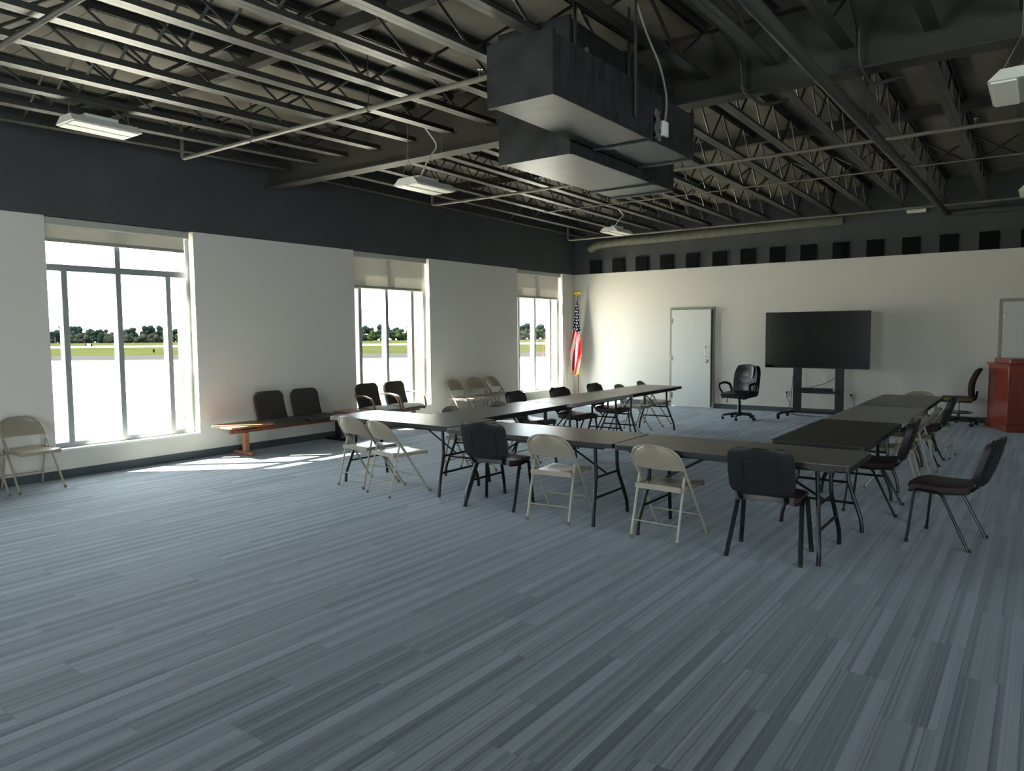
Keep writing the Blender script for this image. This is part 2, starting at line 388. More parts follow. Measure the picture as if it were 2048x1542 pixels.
for n_, (ya, yb) in enumerate(FILL_SIDE):
    root = bpy.data.objects.new('window_%d' % (n_+6), None); COL.objects.link(root); root['kind'] = 'structure'
    for a in ((ya, ya+0.05, SILL, PZ), (yb-0.05, yb, SILL, PZ), ((ya+yb)/2-0.03, (ya+yb)/2+0.03, SILL, PZ), (ya, yb, SILL, SILL+0.06), (ya, yb, PZ-0.06, PZ)):
        q = G(); q.box(RX+0.06, RX+0.16, a[0], a[1], a[2], a[3]); q.build('mullion', alu, root, False)
    for a, b in ((ya+0.05, (ya+yb)/2-0.03), ((ya+yb)/2+0.03, yb-0.05)):
        q = G(); q.box(RX+0.108, RX+0.115, a, b, SILL+0.06, PZ-0.06); q.build('pane', glass, root, False)
g = G(); g.box(RX, RX+0.2, RY, 0, PZ, 4.75); struct('wall_right_upper', g, dark_wall)
FILL_REAR = [(5.2, 7.03)]       # unseen tall window added to the rear wall as fill light
g = G(); g.box(-0.3, RX+0.2, RY-0.2, RY, -0.2, SILL); ex = [-0.3]+[v for ab in FILL_REAR for v in ab]+[RX+0.2]
for i in range(0, len(ex), 2): g.box(ex[i], ex[i+1], RY-0.2, RY, SILL, PZ)
struct('wall_rear', g, white_wall)
for n_, (xa, xb) in enumerate(FILL_REAR):
    root = bpy.data.objects.new('window_%d' % (n_+5), None); COL.objects.link(root); root['kind'] = 'structure'
    for a in ((xa, xa+0.05, SILL, PZ), (xb-0.05, xb, SILL, PZ), ((xa+xb)/2-0.03, (xa+xb)/2+0.03, SILL, PZ), (xa, xb, SILL, SILL+0.06), (xa, xb, PZ-0.06, PZ)):
        q = G(); q.box(a[0], a[1], RY-0.16, RY-0.06, a[2], a[3]); q.build('mullion', alu, root, False)
    for a, b in ((xa+0.05, (xa+xb)/2-0.03), ((xa+xb)/2+0.03, xb-0.05)):
        q = G(); q.box(a, b, RY-0.115, RY-0.108, SILL+0.06, PZ-0.06); q.build('pane', glass, root, False)
g = G(); g.box(-0.3, RX+0.2, RY-0.2, RY, PZ, 4.75); struct('wall_rear_upper', g, dark_wall)
# dark closet behind the ajar door
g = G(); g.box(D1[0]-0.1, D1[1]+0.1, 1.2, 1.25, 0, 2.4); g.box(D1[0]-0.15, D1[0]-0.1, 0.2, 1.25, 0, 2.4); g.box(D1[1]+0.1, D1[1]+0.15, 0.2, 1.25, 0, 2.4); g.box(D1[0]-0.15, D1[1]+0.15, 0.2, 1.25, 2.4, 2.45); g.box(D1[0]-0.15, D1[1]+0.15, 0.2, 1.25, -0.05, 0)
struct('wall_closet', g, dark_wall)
g = G(); g.box(D2[0]-0.1, D2[1]+0.1, 0.201, 0.25, 0, 2.4); struct('wall_closet_far', g, dark_wall)
# baseboards
g = G(); g.box(0, 0.012, RY, 0, 0, 0.102); struct('baseboard_left', g, base_rubber)
g = G()
for a, b in ((0.012, D1[0]-0.055), (D1[1]+0.055, D2[0]-0.055), (D2[1]+0.055, RX)): g.box(a, b, -0.012, 0, 0, 0.102)
struct('baseboard_back', g, base_rubber)

# ------------------------------------------------------------------ windows
def make_window(n, y0, y1, shade_z, label_pos):
    root = bpy.data.objects.new('window_%d' % n, None); COL.objects.link(root); root['kind'] = 'structure'; root.location = (0, 0, 0)
    xa, xb = -0.235, -0.125; fw = 0.05
    ms = [y0+0.235, y0+0.862, y0+1.505]
    def bar(nm, *a):
        q = G(); q.box(*a, bev=0.004); return q.build(nm, alu, root, False)
    bar('jamb', xa, xb, y0, y0+fw, SILL, PZ); bar('jamb', xa, xb, y1-fw, y1, SILL, PZ)
    bar('sill_rail', xa, xb, y0+fw, y1-fw, SILL, SILL+0.065); bar('head_rail', xa, xb, y0+fw, y1-fw, PZ-0.06, PZ)
    t0, t1 = 2.435, 2.515
    bar('transom', xa, xb, y0+fw, y1-fw, t0, t1)
    for m in ms: bar('mullion', xa, xb, m-0.034, m+0.034, SILL+0.065, t0)
    bar('mullion', xa, xb, ms[1]-0.034, ms[1]+0.034, t1, PZ-0.06)
    cuts = [y0+fw] + [v for m in ms for v in (m-0.034, m+0.034)] + [y1-fw]
    for i in range(0, len(cuts), 2):
        q = G(); q.box(-0.195, -0.188, cuts[i], cuts[i+1], SILL+0.065, t0); q.build('pane', glass, root, False)
    for a, b in ((y0+fw, ms[1]-0.034), (ms[1]+0.034, y1-fw)):
        q = G(); q.box(-0.195, -0.188, a, b, t1, PZ-0.06); q.build('pane', glass, root, False)
    q = G(); q.box(-0.125, 0.004, y0, y1, SILL-0.02, SILL+0.004); q.build('window_sill', white_trim, root, False)
    if shade_z is None: return
    s = thing('roller_shade', 'pale roller shade with bottom bar, ' + label_pos, 'window shade', (0, (y0+y1)/2, PZ), 0, 'roller shades in the tall windows')
    h = (y1-y0)/2
    q = G(); q.box(-0.10, -0.012, -h+0.004, h-0.05, -0.098, -0.006, bev=0.01); q.build('cassette', M('shade_cassette', srgb(176, 174, 164), 0.45), s, False)
    q = G(); q.box(-0.087, -0.085, -h+0.015, h-0.085, shade_z-PZ+0.04, -0.05); q.build('fabric', shade_fabric, s, False)
    q = G(); q.box(-0.094, -0.078, -h+0.012, h-0.082, shade_z-PZ, shade_z-PZ+0.042, bev=0.005); q.build('hem_bar', M('shade_hem_bar', srgb(150, 146, 134), 0.6), s, False)
    q = G(); q.tube([(-0.05, h-0.028, -0.09), (-0.05, h-0.028, -1.9), (-0.05, h-0.016, -1.93), (-0.05, h-0.012, -1.9), (-0.05, h-0.012, -0.09)], 0.0035, 5); q.build('pull_chain', white_trim, s)
make_window(1, *WIN[0], 2.765, 'drawn least, in the big window nearest the camera')
make_window(2, *WIN[1], 2.443, 'in the middle window behind the armed bench seats')
make_window(3, *WIN[2], 2.44, 'in the far window beside the flag')
make_window(4, *WIN[3], None, '')

# ------------------------------------------------------------------ doors
def make_door(n, xs, ajar, hinges):
    root = bpy.data.objects.new('door_%d' % n, None); COL.objects.link(root); root['kind'] = 'structure'; root.location = (xs[0], 0, 0)
    W_ = xs[1]-xs[0]
    for nm, a in (('door_jamb', (-0.05, 0.0, -0.022, 0.12, 0, DH+0.05)), ('door_jamb', (W_, W_+0.05, -0.022, 0.12, 0, DH+0.05)), ('door_head', (0.0, W_, -0.022, 0.12, DH, DH+0.05))):
        q = G(); q.box(*a, bev=0.004); q.build(nm, door_frame_m, root, False)
    q = G(); q.box(0.004, W_-0.006, -0.022, 0.022, 0.008, DH-0.004, bev=0.003)
    leaf = q.build('door_leaf', door_white, root, False); leaf.location = (0, -0.012, 0); leaf.rotation_euler = (0, 0, -ajar)
    for z in hinges:
        q = G(); q.tube([(0.0, -0.034, z-0.055), (0.0, -0.034, z+0.055)], 0.009, 8); q.box(0.004, 0.035, -0.026, -0.0225, z-0.055, z+0.055)
        q.build('hinge', M('satin_steel', srgb(150, 148, 140), 0.35, metal=0.8), leaf)
    q = G(); hx = W_-0.105
    q.tube(smooth_path([(hx+0.055, -0.022, 1.335), (hx, -0.022, 1.335), (hx, -0.07, 1.335), (hx, -0.07, 1.12), (hx, -0.022, 1.12), (hx+0.055, -0.022, 1.12)][1:5], 5, 0.02), 0.009, 8)
    q.build('pull_handle', M('handle_steel', srgb(120, 116, 108), 0.3, metal=0.9), leaf)
    q = G(); m_ = Matrix.Translation((hx+0.02, -0.022, 1.02)) @ Matrix.Rotation(R(90), 4, 'X')
    prof = [(0.034, 0), (0.034, 0.008), (0.014, 0.012), (0.014, 0.03), (0.026, 0.036), (0.030, 0.05), (0.022, 0.062), (0.002, 0.065)]
    q.lathe(prof, 16); q.v = [tuple(m_ @ Vector(p)) for p in q.v]; q.build('door_knob', chrome, leaf)
    return root
make_door(1, D1, R(4.0), (1.90, 1.075, 0.255))
make_door(2, D2, 0.0, (1.90, 1.075, 0.255))

# ------------------------------------------------------------------ ceiling: deck, girder, joists
NB0, NB1, FB1 = -8.745, -17.6, -0.05
def zn(y): return 3.957-0.0262*(-8.72-y)
def zf(y): return 3.905+0.0105*(-y)
JD = 0.46
def slab(g_, y0, y1, zfun, x0, x1, t=0.02, d=JD):
    za, zb = zfun(y0)+d, zfun(y1)+d
    v = [(x0, y0, za), (x1, y0, za), (x1, y1, zb), (x0, y1, zb), (x0, y0, za+t), (x1, y0, za+t), (x1, y1, zb+t), (x0, y1, zb+t)]
    g_.add(v, [(0,3,2,1),(4,5,6,7),(0,1,5,4),(1,2,6,5),(2,3,7,6),(3,0,4,7)])
g = G(); slab(g, RY, -8.6, zn, -0.3, RX+0.2, 0.1, JD+0.02); slab(g, -8.6, 0.3, zf, -0.3, RX+0.2, 0.1, JD+0.02)
ceiling = struct('ceiling', g, deck_paint)
for zfun, ya, yb, n in ((zn, -8.62, -18.6, 8), (zf, -8.58, 0.0, 7)):
    st = (yb-ya)/n
    for i in range(n):
        for j in range(6):
            q = G(); x0 = j*2.34+(0 if i % 2 else 0.0); y_ = sorted((ya+i*st, ya+(i+1)*st))
            slab(q, y_[0]+0.004, y_[1]-0.004, zfun, x0+0.004, x0+2.332, 0.02); q.build('deck_panel', deck_paint, ceiling, False)

gd = thing('roof_girder', 'deep steel I-beam girder crossing the whole ceiling behind the ducts', 'beam', (0, -8.61, 3.79))
q = G(); q.box(0, RX, -0.105, 0.105, 0, 0.016); q.build('bottom_flange', girder_paint, gd, False)
q = G(); q.box(0, RX, -0.006, 0.006, 0.016, 0.64); q.build('web', girder_paint, gd, False)
q = G(); q.box(0, RX, -0.105, 0.105, 0.618, 0.634); q.build('top_flange', girder_paint, gd, False)
bm2 = thing('roof_beam', 'shallow steel beam tucked under the deck above the near joists', 'beam', (0, -11.0, 4.20))
q = G(); q.box(0, RX, -0.05, 0.05, 0.0, 0.012); q.build('bottom_flange', girder_paint, bm2, False)
q = G(); q.box(0, RX, -0.004, 0.004, 0.012, 0.135); q.build('web', girder_paint, bm2, False)
bm3 = thing('roof_beam', 'shallow dark beam under the deck above the far joists', 'beam', (0, -4.9, 4.27))
q = G(); q.box(0, RX, -0.05, 0.05, 0.0, 0.012); q.build('bottom_flange', girder_paint, bm3, False)
q = G(); q.box(0, RX, -0.004, 0.004, 0.012, 0.135); q.build('web', girder_paint, bm3, False)

def make_joist(L, label, group, pitch, rod):
    """open-web joist along local -Y..0 from origin at the bottom chord"""
    t = thing('steel_joist', label, 'joist', (0, 0, 0), 0, group)
    q = G()
    for s in (-1, 1):                                     # two angles back to back
        q.box(*sorted((s*0.001, s*0.056)), 0, L, 0.0, 0.006); q.box(*sorted((s*0.004, s*0.010)), 0, L, 0.006, 0.065)
    q.build('bottom_chord', steel_paint, t, False)
    q = G()
    for s in (-1, 1):
        q.box(*sorted((s*0.012, s*0.060)), -0.0, L, JD-0.009, JD-0.003); q.box(*sorted((s*0.012, s*0.017)), 0, L, JD-0.065, JD-0.008)
    q.build('top_chord', steel_paint, t, False)
    n = int(round(L/pitch)); p_ = L/n; pts = [(0, 0.0, JD-0.03)]
    for i in range(n): pts += [(0, (i+0.5)*p_, 0.022), (0, (i+1)*p_, JD-0.03)]
    q = G()
    for i in range(len(pts)-1): q.tube([pts[i], pts[i+1]], rod, 6)
    q.build('web', steel_paint, t)
    return t
ords = ['first', 'second', 'third', 'fourth', 'fifth', 'sixth', 'seventh', 'eighth', 'ninth', 'tenth', 'eleventh', 'twelfth', 'thirteenth', 'fourteenth', 'fifteenth', 'sixteenth', 'seventeenth', 'eighteenth', 'nineteenth', 'twentieth']
Ln = NB0-NB1
jn = remember(make_joist(Ln, '', 'open-web joists of the near roof bay', 1.2, 0.013))
for k in range(19):
    o = jn if k == 0 else dup(jn, (0, 0, 0), 0, '')
    o['label'] = '%s open-web steel joist from the window wall, roof bay nearer the camera' % ords[k]
    o.location = (0.645+0.604*k, NB1, zn(NB1)); o.rotation_euler = (math.atan(0.0262), 0, 0)
Lf = FB1+8.48
jf = remember(make_joist(Lf, '', 'open-web joists of the far roof bay', 0.75, 0.011))
for k in range(20):
    o = jf if k == 0 else dup(jf, (0, 0, 0), 0, '')
    o['label'] = '%s open-web steel joist from the window wall, roof bay beyond the girder' % ords[k]
    o.location = (0.32+0.62*k, -8.48, zf(-8.48)); o.rotation_euler = (-math.atan(0.0105), 0, 0)
# cross bridging between joists
def bridging(y, zfun, x0, st, n, label):
    t = thing('joist_bridging', label, 'brace', (0, y, zfun(y)))
    q = G(); q.tube([(0.02, 0, 0.05), (st-0.02, 0, JD-0.05)], 0.014, 4); ma = q.mesh('brace', steel_paint)
    q = G(); q.tube([(0.02, 0.05, JD-0.05), (st-0.02, 0.05, 0.05)], 0.014, 4); mb = q.mesh('brace', steel_paint)
    for k in range(n):
        for me in (ma, mb):
            o = bpy.data.objects.new('brace', me); COL.objects.link(o); o.parent = t; o.location = (x0+st*k, 0, 0)
bridging(-12.05, zn, 0.645, 0.604, 12, 'row of crossed angle braces between the near joists')
bridging(-3.1, zf, 0.32, 0.62, 14, 'row of crossed angle braces between the far joists')

# ------------------------------------------------------------------ ducts
def duct(name, label, x0, x1, y0, y1, z0, z1, seams):
    t = thing(name, label, 'duct', ((x0+x1)/2, (y0+y1)/2, z0), 0, 'sheet-metal ducts hung below the roof')
    cx, cy_ = (x0+x1)/2, (y0+y1)/2; cut = [y0]+seams+[y1]
    for i in range(len(cut)-1):
        q = G(); q.box(x0-cx, x1-cx, cut[i]+0.012-cy_, cut[i+1]-0.012-cy_, 0, z1-z0, bev=0.004); q.build('duct_section', duct_metal, t, False)
    for yy in [y0+0.01]+seams+[y1-0.01]:
        q = G(); q.box(x0-cx-0.012, x1-cx+0.012, yy-0.018-cy_, yy+0.018-cy_, -0.012, z1-z0+0.012); q.build('seam_flange', duct_metal, t, False)
    for s in (-1, 1):
        q = G(); q.box(*sorted((s*((x1-x0)/2+0.014), s*((x1-x0)/2+0.017))), -0.02, 0.02, 0.1, 4.36-z0); q.build('hanger_strap', dark_pipe, t, False)
    return t
duct('supply_duct', 'near and upper of the two dark rectangular sheet-metal ducts', 6.405, 6.87, -11.62, -9.50, 3.08, 3.44, [-10.28])
duct('supply_duct', 'lower dark rectangular duct tucked between near duct and girder', 5.735, 6.365, -10.61, -8.745, 3.0, 3.98, [-9.15])
t = thing('control_box', 'small white junction box with grey conduit on the near duct side', 'junction box', (6.883, -10.10, 3.19))
q = G(); q.box(0, 0.03, -0.042, 0.042, -0.055, 0.055, bev=0.004); q.build('cover_plate', plate_white, t, False)
q = G(); q.tube(smooth_path([(0.018, 0.0, 0.055), (0.03, 0.01, 0.22), (0.03, -0.1, 0.42), (0.0, -0.3, 0.62), (-0.02, -0.5, 0.9)], 6, 0.2), 0.008, 6); q.build('conduit', grey_paint, t)
q = G(); q.sheet([[(0.012+0.012*math.sin(i*2.1+j*1.7), -0.145+0.09*(j/4), -0.10+0.22*(i/6)) for j in range(5)] for i in range(7)], 0.004)
tag(q.build('plastic_bag', bag_m, None), 'crumpled clear plastic bag of papers taped to duct beside white box', 'bag').location = (6.876, -10.10, 3.19)

# ------------------------------------------------------------------ pipes
def pipe(name, label, pts, r, mat, rad=0.08, cat='pipe', hangers=(), group=None):
    t = thing(name, label, cat, pts[0], 0, group); o0 = Vector(pts[0])
    q = G(); q.tube(smooth_path([Vector(p)-o0 for p in pts], 5, rad), r, 10); q.build('pipe_run', mat, t)
    for (x, y, z, top) in hangers:
        q = G(); q.tube([(x, y, z+r), (x, y, top)], 0.006, 6); q.v = [tuple(Vector(v)-o0) for v in q.v]; q.build('hanger_rod', dark_pipe, t)
        q = G(); m_ = Matrix.Translation(Vector((x, y, z))-o0)
        q.tube([m_ @ Vector((0, math.cos(a)*(r+0.004), math.sin(a)*(r+0.004))) for a in [k*math.pi/6 for k in range(13)]], 0.004, 5, caps=False); q.build('hanger_ring', dark_pipe, t)
    return t
SP = 'sprinkler branch pipes'
pipe('sprinkler_pipe', 'painted sprinkler pipe crossing under the near joists to the ducts', [(0.75, -10.38, 4.25), (0.75, -10.38, 3.80), (6.39, -10.38, 3.80)], 0.024, pipe_m, 0.06, hangers=[(2.15, -10.38, 3.80, 4.3), (4.0, -10.38, 3.8, 4.3)], group=SP)
pipe('sprinkler_pipe', 'sprinkler pipe crossing under the far joists just beyond the girder', [(0.84, -6.0, 4.1), (0.84, -6.0, 3.82), (13.5, -6.0, 3.82)], 0.022, pipe_m, 0.06, hangers=[(3.2, -6.0, 3.82, 4.3), (6.9, -6.0, 3.82, 4.3)], group=SP)
pipe('bridging_rod', 'thin rod crossing the middle of the far joists', [(1.75, -4.0, 3.86), (13.5, -4.0, 3.86)], 0.010, pipe_m, group=SP)
pipe('sprinkler_pipe', 'sprinkler pipe running along the far end of the ceiling', [(0.42, -0.98, 4.1), (0.42, -0.98, 3.75), (13.5, -0.98, 3.75)], 0.020, pipe_m, 0.06, hangers=[(1.9, -0.98, 3.75, 4.3), (4.6, -0.98, 3.75, 4.3)], group=SP)
pipe('sprinkler_main', 'thick dark sprinkler main running lengthwise under the girder at right', [(7.70, -18.0, 3.67), (7.82, -0.5, 3.67), (13.5, -0.5, 3.67)], 0.052, dark_pipe, 0.12, hangers=[(7.77, -7.2, 3.67, 4.35), (7.80, -3.0, 3.67, 4.35)])
pipe('insulated_pipe', 'fat wrapped insulation pipe along the top of the back wall', [(0.52, -0.12, 3.62), (0.72, -0.2, 3.70), (1.2, -0.22, 3.72), (6.1, -0.22, 3.76)], 0.10, insul, 0.15)
pipe('grey_conduit', 'bent dark conduit looping under the girder beside the ducts', [(6.95, -11.5, 4.2), (7.0, -9.3, 4.2), (7.02, -8.80, 4.08), (7.03, -8.78, 3.80), (7.1, -8.45, 3.72), (7.25, -8.15, 3.82)], 0.016, dark_pipe, 0.1)
pipe('grey_conduit', 'bent dark conduit beside the thick sprinkler main at the girder', [(8.05, -11.5, 4.2), (8.0, -9.3, 4.2), (7.98, -8.80, 4.08), (7.98, -8.78, 3.80), (8.02, -8.45, 3.72), (8.2, -8.1, 3.85)], 0.016, dark_pipe, 0.1)
pipe('lighting_conduit', 'dark conduit crossing the top left corner beneath the near joists', [(0.7, -13.08, 3.79), (13.0, -13.08, 3.79)], 0.022, M('black_conduit', srgb(34, 34, 33), 0.6))
for x, y, z in ((1.75, -10.38, 3.84), (4.6, -10.38, 3.84)):
    pass
def sprinkler_head(x, y, z, label):
    t = thing('fire_sprinkler', label, 'sprinkler', (x, y, z), 0, 'upright sprinkler heads')
    q = G(); q.lathe([(0.012, 0), (0.012, 0.02), (0.007, 0.025), (0.007, 0.055)], 8); q.build('body', chrome, t)
    q = G(); q.lathe([(0.004, 0.055), (0.022, 0.058), (0.022, 0.062), (0.003, 0.064)], 10); q.build('deflector', chrome, t)
sprinkler_head(5.35, -10.38, 3.82, 'chrome sprinkler head on near pipe just left of the duct')
sprinkler_head(8.6, -6.0, 3.84, 'chrome sprinkler head on far pipe right of the sprinkler main')

# ------------------------------------------------------------------ ceiling lamps
def make_lamp(loc, label, top):
    t = thing('ceiling_lamp', label, 'light fixture', loc, 0, 'white high-bay ceiling lamps')
    q = G(); L, W_ = 0.66, 0.36; h = top-loc[2]
    q.add([(-W_/2, -L/2, 0), (W_/2, -L/2, 0), (W_/2, L/2, 0), (-W_/2, L/2, 0), (-W_/2+0.07, -L/2+0.01, 0.07), (W_/2-0.07, -L/2+0.01, 0.07), (W_/2-0.07, L/2-0.01, 0.07), (-W_/2+0.07, L/2-0.01, 0.07)], [(0,3,2,1),(4,5,6,7),(0,1,5,4),(1,2,6,5),(2,3,7,6),(3,0,4,7)])
    hs = q.build('housing', lamp_white, t, False)
    for s in (-1, 1):
        q = G(); q.box(*sorted((s*0.02, s*0.165)), -L/2+0.02, L/2-0.02, -0.014, -0.001, bev=0.005); q.build('lens', lamp_lens, hs, False)
    q = G(); q.box(-0.05, 0.05, -0.16, 0.16, 0.07, 0.12, bev=0.006); q.build('driver_box', lamp_white, hs, False)
    for s in (-1, 1):
        k = min(0.28, 0.6*h)
        q = G(); q.tube([(-0.1, s*0.28, 0.07), (0, s*0.28, k), (0.1, s*0.28, 0.07)], 0.003, 5); q.tube([(0, s*0.28, k), (0, s*0.28, h)], 0.003, 5); q.build('hanging_wire', grey_paint, t)
    if h > 0.35:
        q = G(); q.tube(smooth_path([(0.02, -0.1, 0.12), (0.07, -0.02, 0.35*h+0.1), (0.08, 0.14, 0.75*h), (-0.02, 0.0, h+0.05)], 6, 0.15), 0.009, 6); q.build('power_whip', lamp_white, t)
    return t
make_lamp((1.66, -11.76, 3.70), 'white ceiling lamp hung over the window nearest the camera, left of the ceiling', 3.885)
make_lamp((3.56, -9.12, 3.30), 'white ceiling lamp hanging on a curved white cord in front of the girder', 3.945)
make_lamp((2.78, -3.08, 3.50), 'white ceiling lamp hanging near the flag corner, farthest left lamp', 3.93)
make_lamp((9.09, -9.2, 3.28), 'big white ceiling lamp cut by the right edge, top right corner', 3.94)
make_lamp((9.10, -3.1, 3.50), 'white ceiling lamp far off at the right edge above the back wall', 3.93)
t = thing('strip_lamp', 'small far white strip lamp mounted high on the dark back wall', 'light fixture', (7.30, -0.055, 3.80))
q = G(); q.box(-0.16, 0.16, -0.055, 0.055, 0.0, 0.05, bev=0.008); q.build('housing', lamp_white, t, False)
q = G(); q.box(-0.15, 0.15, -0.045, 0.035, -0.012, -0.001, bev=0.004); q.build('lens', lamp_lens, t, False)

# ------------------------------------------------------------------ black squares and hooks on the back wall
q = G(); q.box(-0.15, 0.15, -0.035, 0.012, 0, 0.31, bev=0.004); pm = q.mesh('wall_panel', panel_black, False)
for k in range(18):
    o = bpy.data.objects.new('wall_panel', pm); COL.objects.link(o); o.location = (0.592+0.603*k, 0, PZ+0.004)
    tag(o, '%s black square panel from the flag corner on the dark upper wall' % ords[k], 'wall panel', 'black square panels in a row on the back wall')
q = G(); q.tube([(0, 0.0, 0), (0, -0.03, 0), (0, -0.035, 0.02)], 0.006, 6); hm = q.mesh('wall_hook', plate_white)
for k, x in enumerate((3.93, 4.81, 5.68, 6.33, 7.19, 8.04)):
    o = bpy.data.objects.new('wall_hook', hm); COL.objects.link(o); o.location = (x, 0, 3.028)
    tag(o, '%s tiny white hook from the left along the top edge of the white wall' % ords[k], 'hook', 'tiny hooks along the paint line')
# ------------------------------------------------------------------ folding tables (local X long, Y wide)
TL, TW, TH = 1.828, 0.755, 0.74
def make_table(top_mat, edge_mat, name='folding_table'):
    t = thing(name, '', 'table', (0,0,0), 0, 'folding tables set in a U')
    q = G(); q.prism(rrect(TL, TW, 0.055), TH-0.042, TH-0.004); q.build('table_edge', edge_mat, t)
    q = G(); q.prism(rrect(TL-0.008, TW-0.008, 0.052), TH-0.006, TH); q.build('table_top', top_mat, t)
    q = G(); 
    for s in (-1, 1): q.box(-TL/2+0.12, TL/2-0.12, s*0.30-0.012, s*0.30+0.012, TH-0.066, TH-0.042)
    q.build('side_rail', black_metal, t, False)
    for e in (-1, 1):
        xb = e*(TL/2-0.26)
        for s in (-1, 1):                                  # wishbone leg: straight, kicked outwards, straight foot
            q = G(); q.tube(smooth_path([(xb, s*0.20, TH-0.05), (xb+e*0.01, s*0.20, 0.42), (xb+e*0.05, s*0.315, 0.11), (xb+e*0.05, s*0.325, 0.0)], 6, 0.05), 0.0165, 8)
            q.build('leg', black_metal, t)
        q = G(); q.tube([(xb+e*0.008, -0.205, 0.40), (xb+e*0.008, 0.205, 0.40)], 0.011, 8); q.build('leg_crossbar', black_metal, t)
        q = G(); q.tube([(xb+e*0.036, -0.268, 0.235), (xb+e*0.036, 0.268, 0.235)], 0.011, 8); q.build('leg_crossbar', black_metal, t)
        q = G(); q.tube([(e*0.16, 0, TH-0.05), (xb, 0, 0.41)], 0.010, 6); q.build('folding_brace', black_metal, t)
        q = G(); q.tube([(e*0.16, -0.30, TH-0.055), (e*0.16, 0.30, TH-0.055)], 0.009, 6); q.build('brace_bar', black_metal, t)
    return t
tb = make_table(table_brown, edge_black); remember(tb)
tgy = make_table(table_grey, table_grey); remember(tgy)
tdk = make_table(M('table_laminate_dark', srgb(62, 58, 50), 0.5, spec=0.35, var=0.12, vscale=7, stretch=(1.2, 14, 1)), edge_black); remember(tdk)
V90 = R(90)
TB = [(tb, (3.625, -9.51), R(0.0), 'brown folding table at the left end of the near row'), (tb, (5.49, -9.635), R(0.6), 'brown folding table in the middle of the near row'), (tb, (7.33, -9.645), R(0), 'brown folding table at the right end of the near row'),
      (tb, (3.955, -8.235), V90+R(0.5), 'brown folding table of left row nearest the camera'), (tgy, (3.97, -6.375), V90+R(0.5), 'grey folding table in the middle of the left row'), (tb, (3.95, -4.54), V90, 'brown folding table at the far end of the left row'),
      (tdk, (7.79, -8.17), V90, 'darkest folding table, right row, closest to the camera'), (tgy, (7.80, -6.36), V90-R(0.5), 'pale grey folding table in the middle of the right row'), (tb, (7.80, -4.62), V90, 'brown folding table at the far end of the right row')]
used = set()
for src, (x, y), a, lb in TB:
    if src.name in used: o = dup(src, (x, y, 0), a, lb)
    else: o = src; used.add(src.name); o.location = (x, y, 0); o.rotation_euler = (0, 0, a); o['label'] = lb

# ------------------------------------------------------------------ beige steel folding chair (faces +Y)
def make_folding():
    t = thing('folding_chair', '', 'chair', (0,0,0), 0, 'beige steel folding chairs')
    # inverted U: front feet -> seat -> backrest
    def uy(z): return 0.245-0.50*(z/0.735)
    def side(s, z0, z1, n=4): return [(s*(0.225-0.012*(z/0.75)), uy(z), z) for z in [z0+(z1-z0)*k/n for k in range(n+1)]]
    left = side(-1, 0.0, 0.63, 5); right = side(1, 0.63, 0.0, 5)
    arc = []
    for k in range(1, 12):
        a = math.pi*(1-k/12); arc.append((0.214*math.copysign(abs(math.cos(a))**0.75, math.cos(a)), uy(0.63+0.145*math.sin(a)**0.8), 0.63+0.145*math.sin(a)**0.8))
    q = G(); q.tube(left+arc+right, 0.0115, 8); ff = q.build('front_frame', chair_beige, t)
    # curved backrest panel inside the U
    rows = []
    for i in range(6):
        z = 0.575+0.195*i/5; hw = 0.205 if z < 0.65 else 0.205*max(0.35, (1-((z-0.63)/0.147)**2.2)**0.5 if z < 0.777 else 0.3)
        rows.append([(hw*u, uy(z)-0.006-0.035*(1-u*u)*1.0, z) for u in [-1+2*j/10 for j in range(11)]])
    q = G(); q.sheet(rows, 0.006); q.build('backrest', chair_beige, t)
    # seat pan
    rows = []
    for i in range(8):
        y = -0.185+0.425*i/7; hw = 0.195+0.012*(i/7); dz = -0.014*math.sin(math.pi*i/7)-(0.018 if i == 7 else 0)
        rows.append([(hw*u, y, 0.445+dz*(1-abs(u)**3)-(0.0 if abs(u) < 0.99 else 0.014)) for u in [-1+2*j/8 for j in range(9)]])
    q = G(); q.sheet(rows, 0.006)
    for s in (-1, 1): q.box(s*0.198-0.004, s*0.198+0.004, -0.185, 0.235, 0.408, 0.442)
    q.box(-0.195, 0.195, -0.189, -0.181, 0.405, 0.447); q.box(-0.205, 0.205, 0.233, 0.241, 0.398, 0.432)
    q.build('seat', chair_beige, t)
    for s in (-1, 1):
        q = G(); q.tube([(s*0.203, -0.252, 0.0), (s*0.199, -0.115, 0.52)], 0.0105, 8); rl = q.build('rear_leg', chair_beige, t)
        q = G(); q.tube([(s*0.206, uy(0.55)+0.01, 0.56), (s*0.2, -0.02, 0.43)], 0.007, 6); q.build('seat_link', chair_beige, t)
        for yy in (-0.252, 0.245):
            q = G(); q.lathe([(0.014, 0), (0.015, 0.025), (0.012, 0.03)], 8, (s*(0.203 if yy < 0 else 0.225), yy, 0)); q.build('foot_cap', M('foot_cap_grey', srgb(96, 92, 86), 0.6), rl if yy < 0 else ff)
    q = G(); q.tube([(-0.2, -0.215, 0.145), (0.2, -0.215, 0.145)], 0.006, 6); q.build('crossbar', chair_beige, t)
    q = G(); q.tube([(-0.218, 0.122, 0.18), (0.218, 0.122, 0.18)], 0.006, 6); q.build('crossbar', chair_beige, t)
    return t
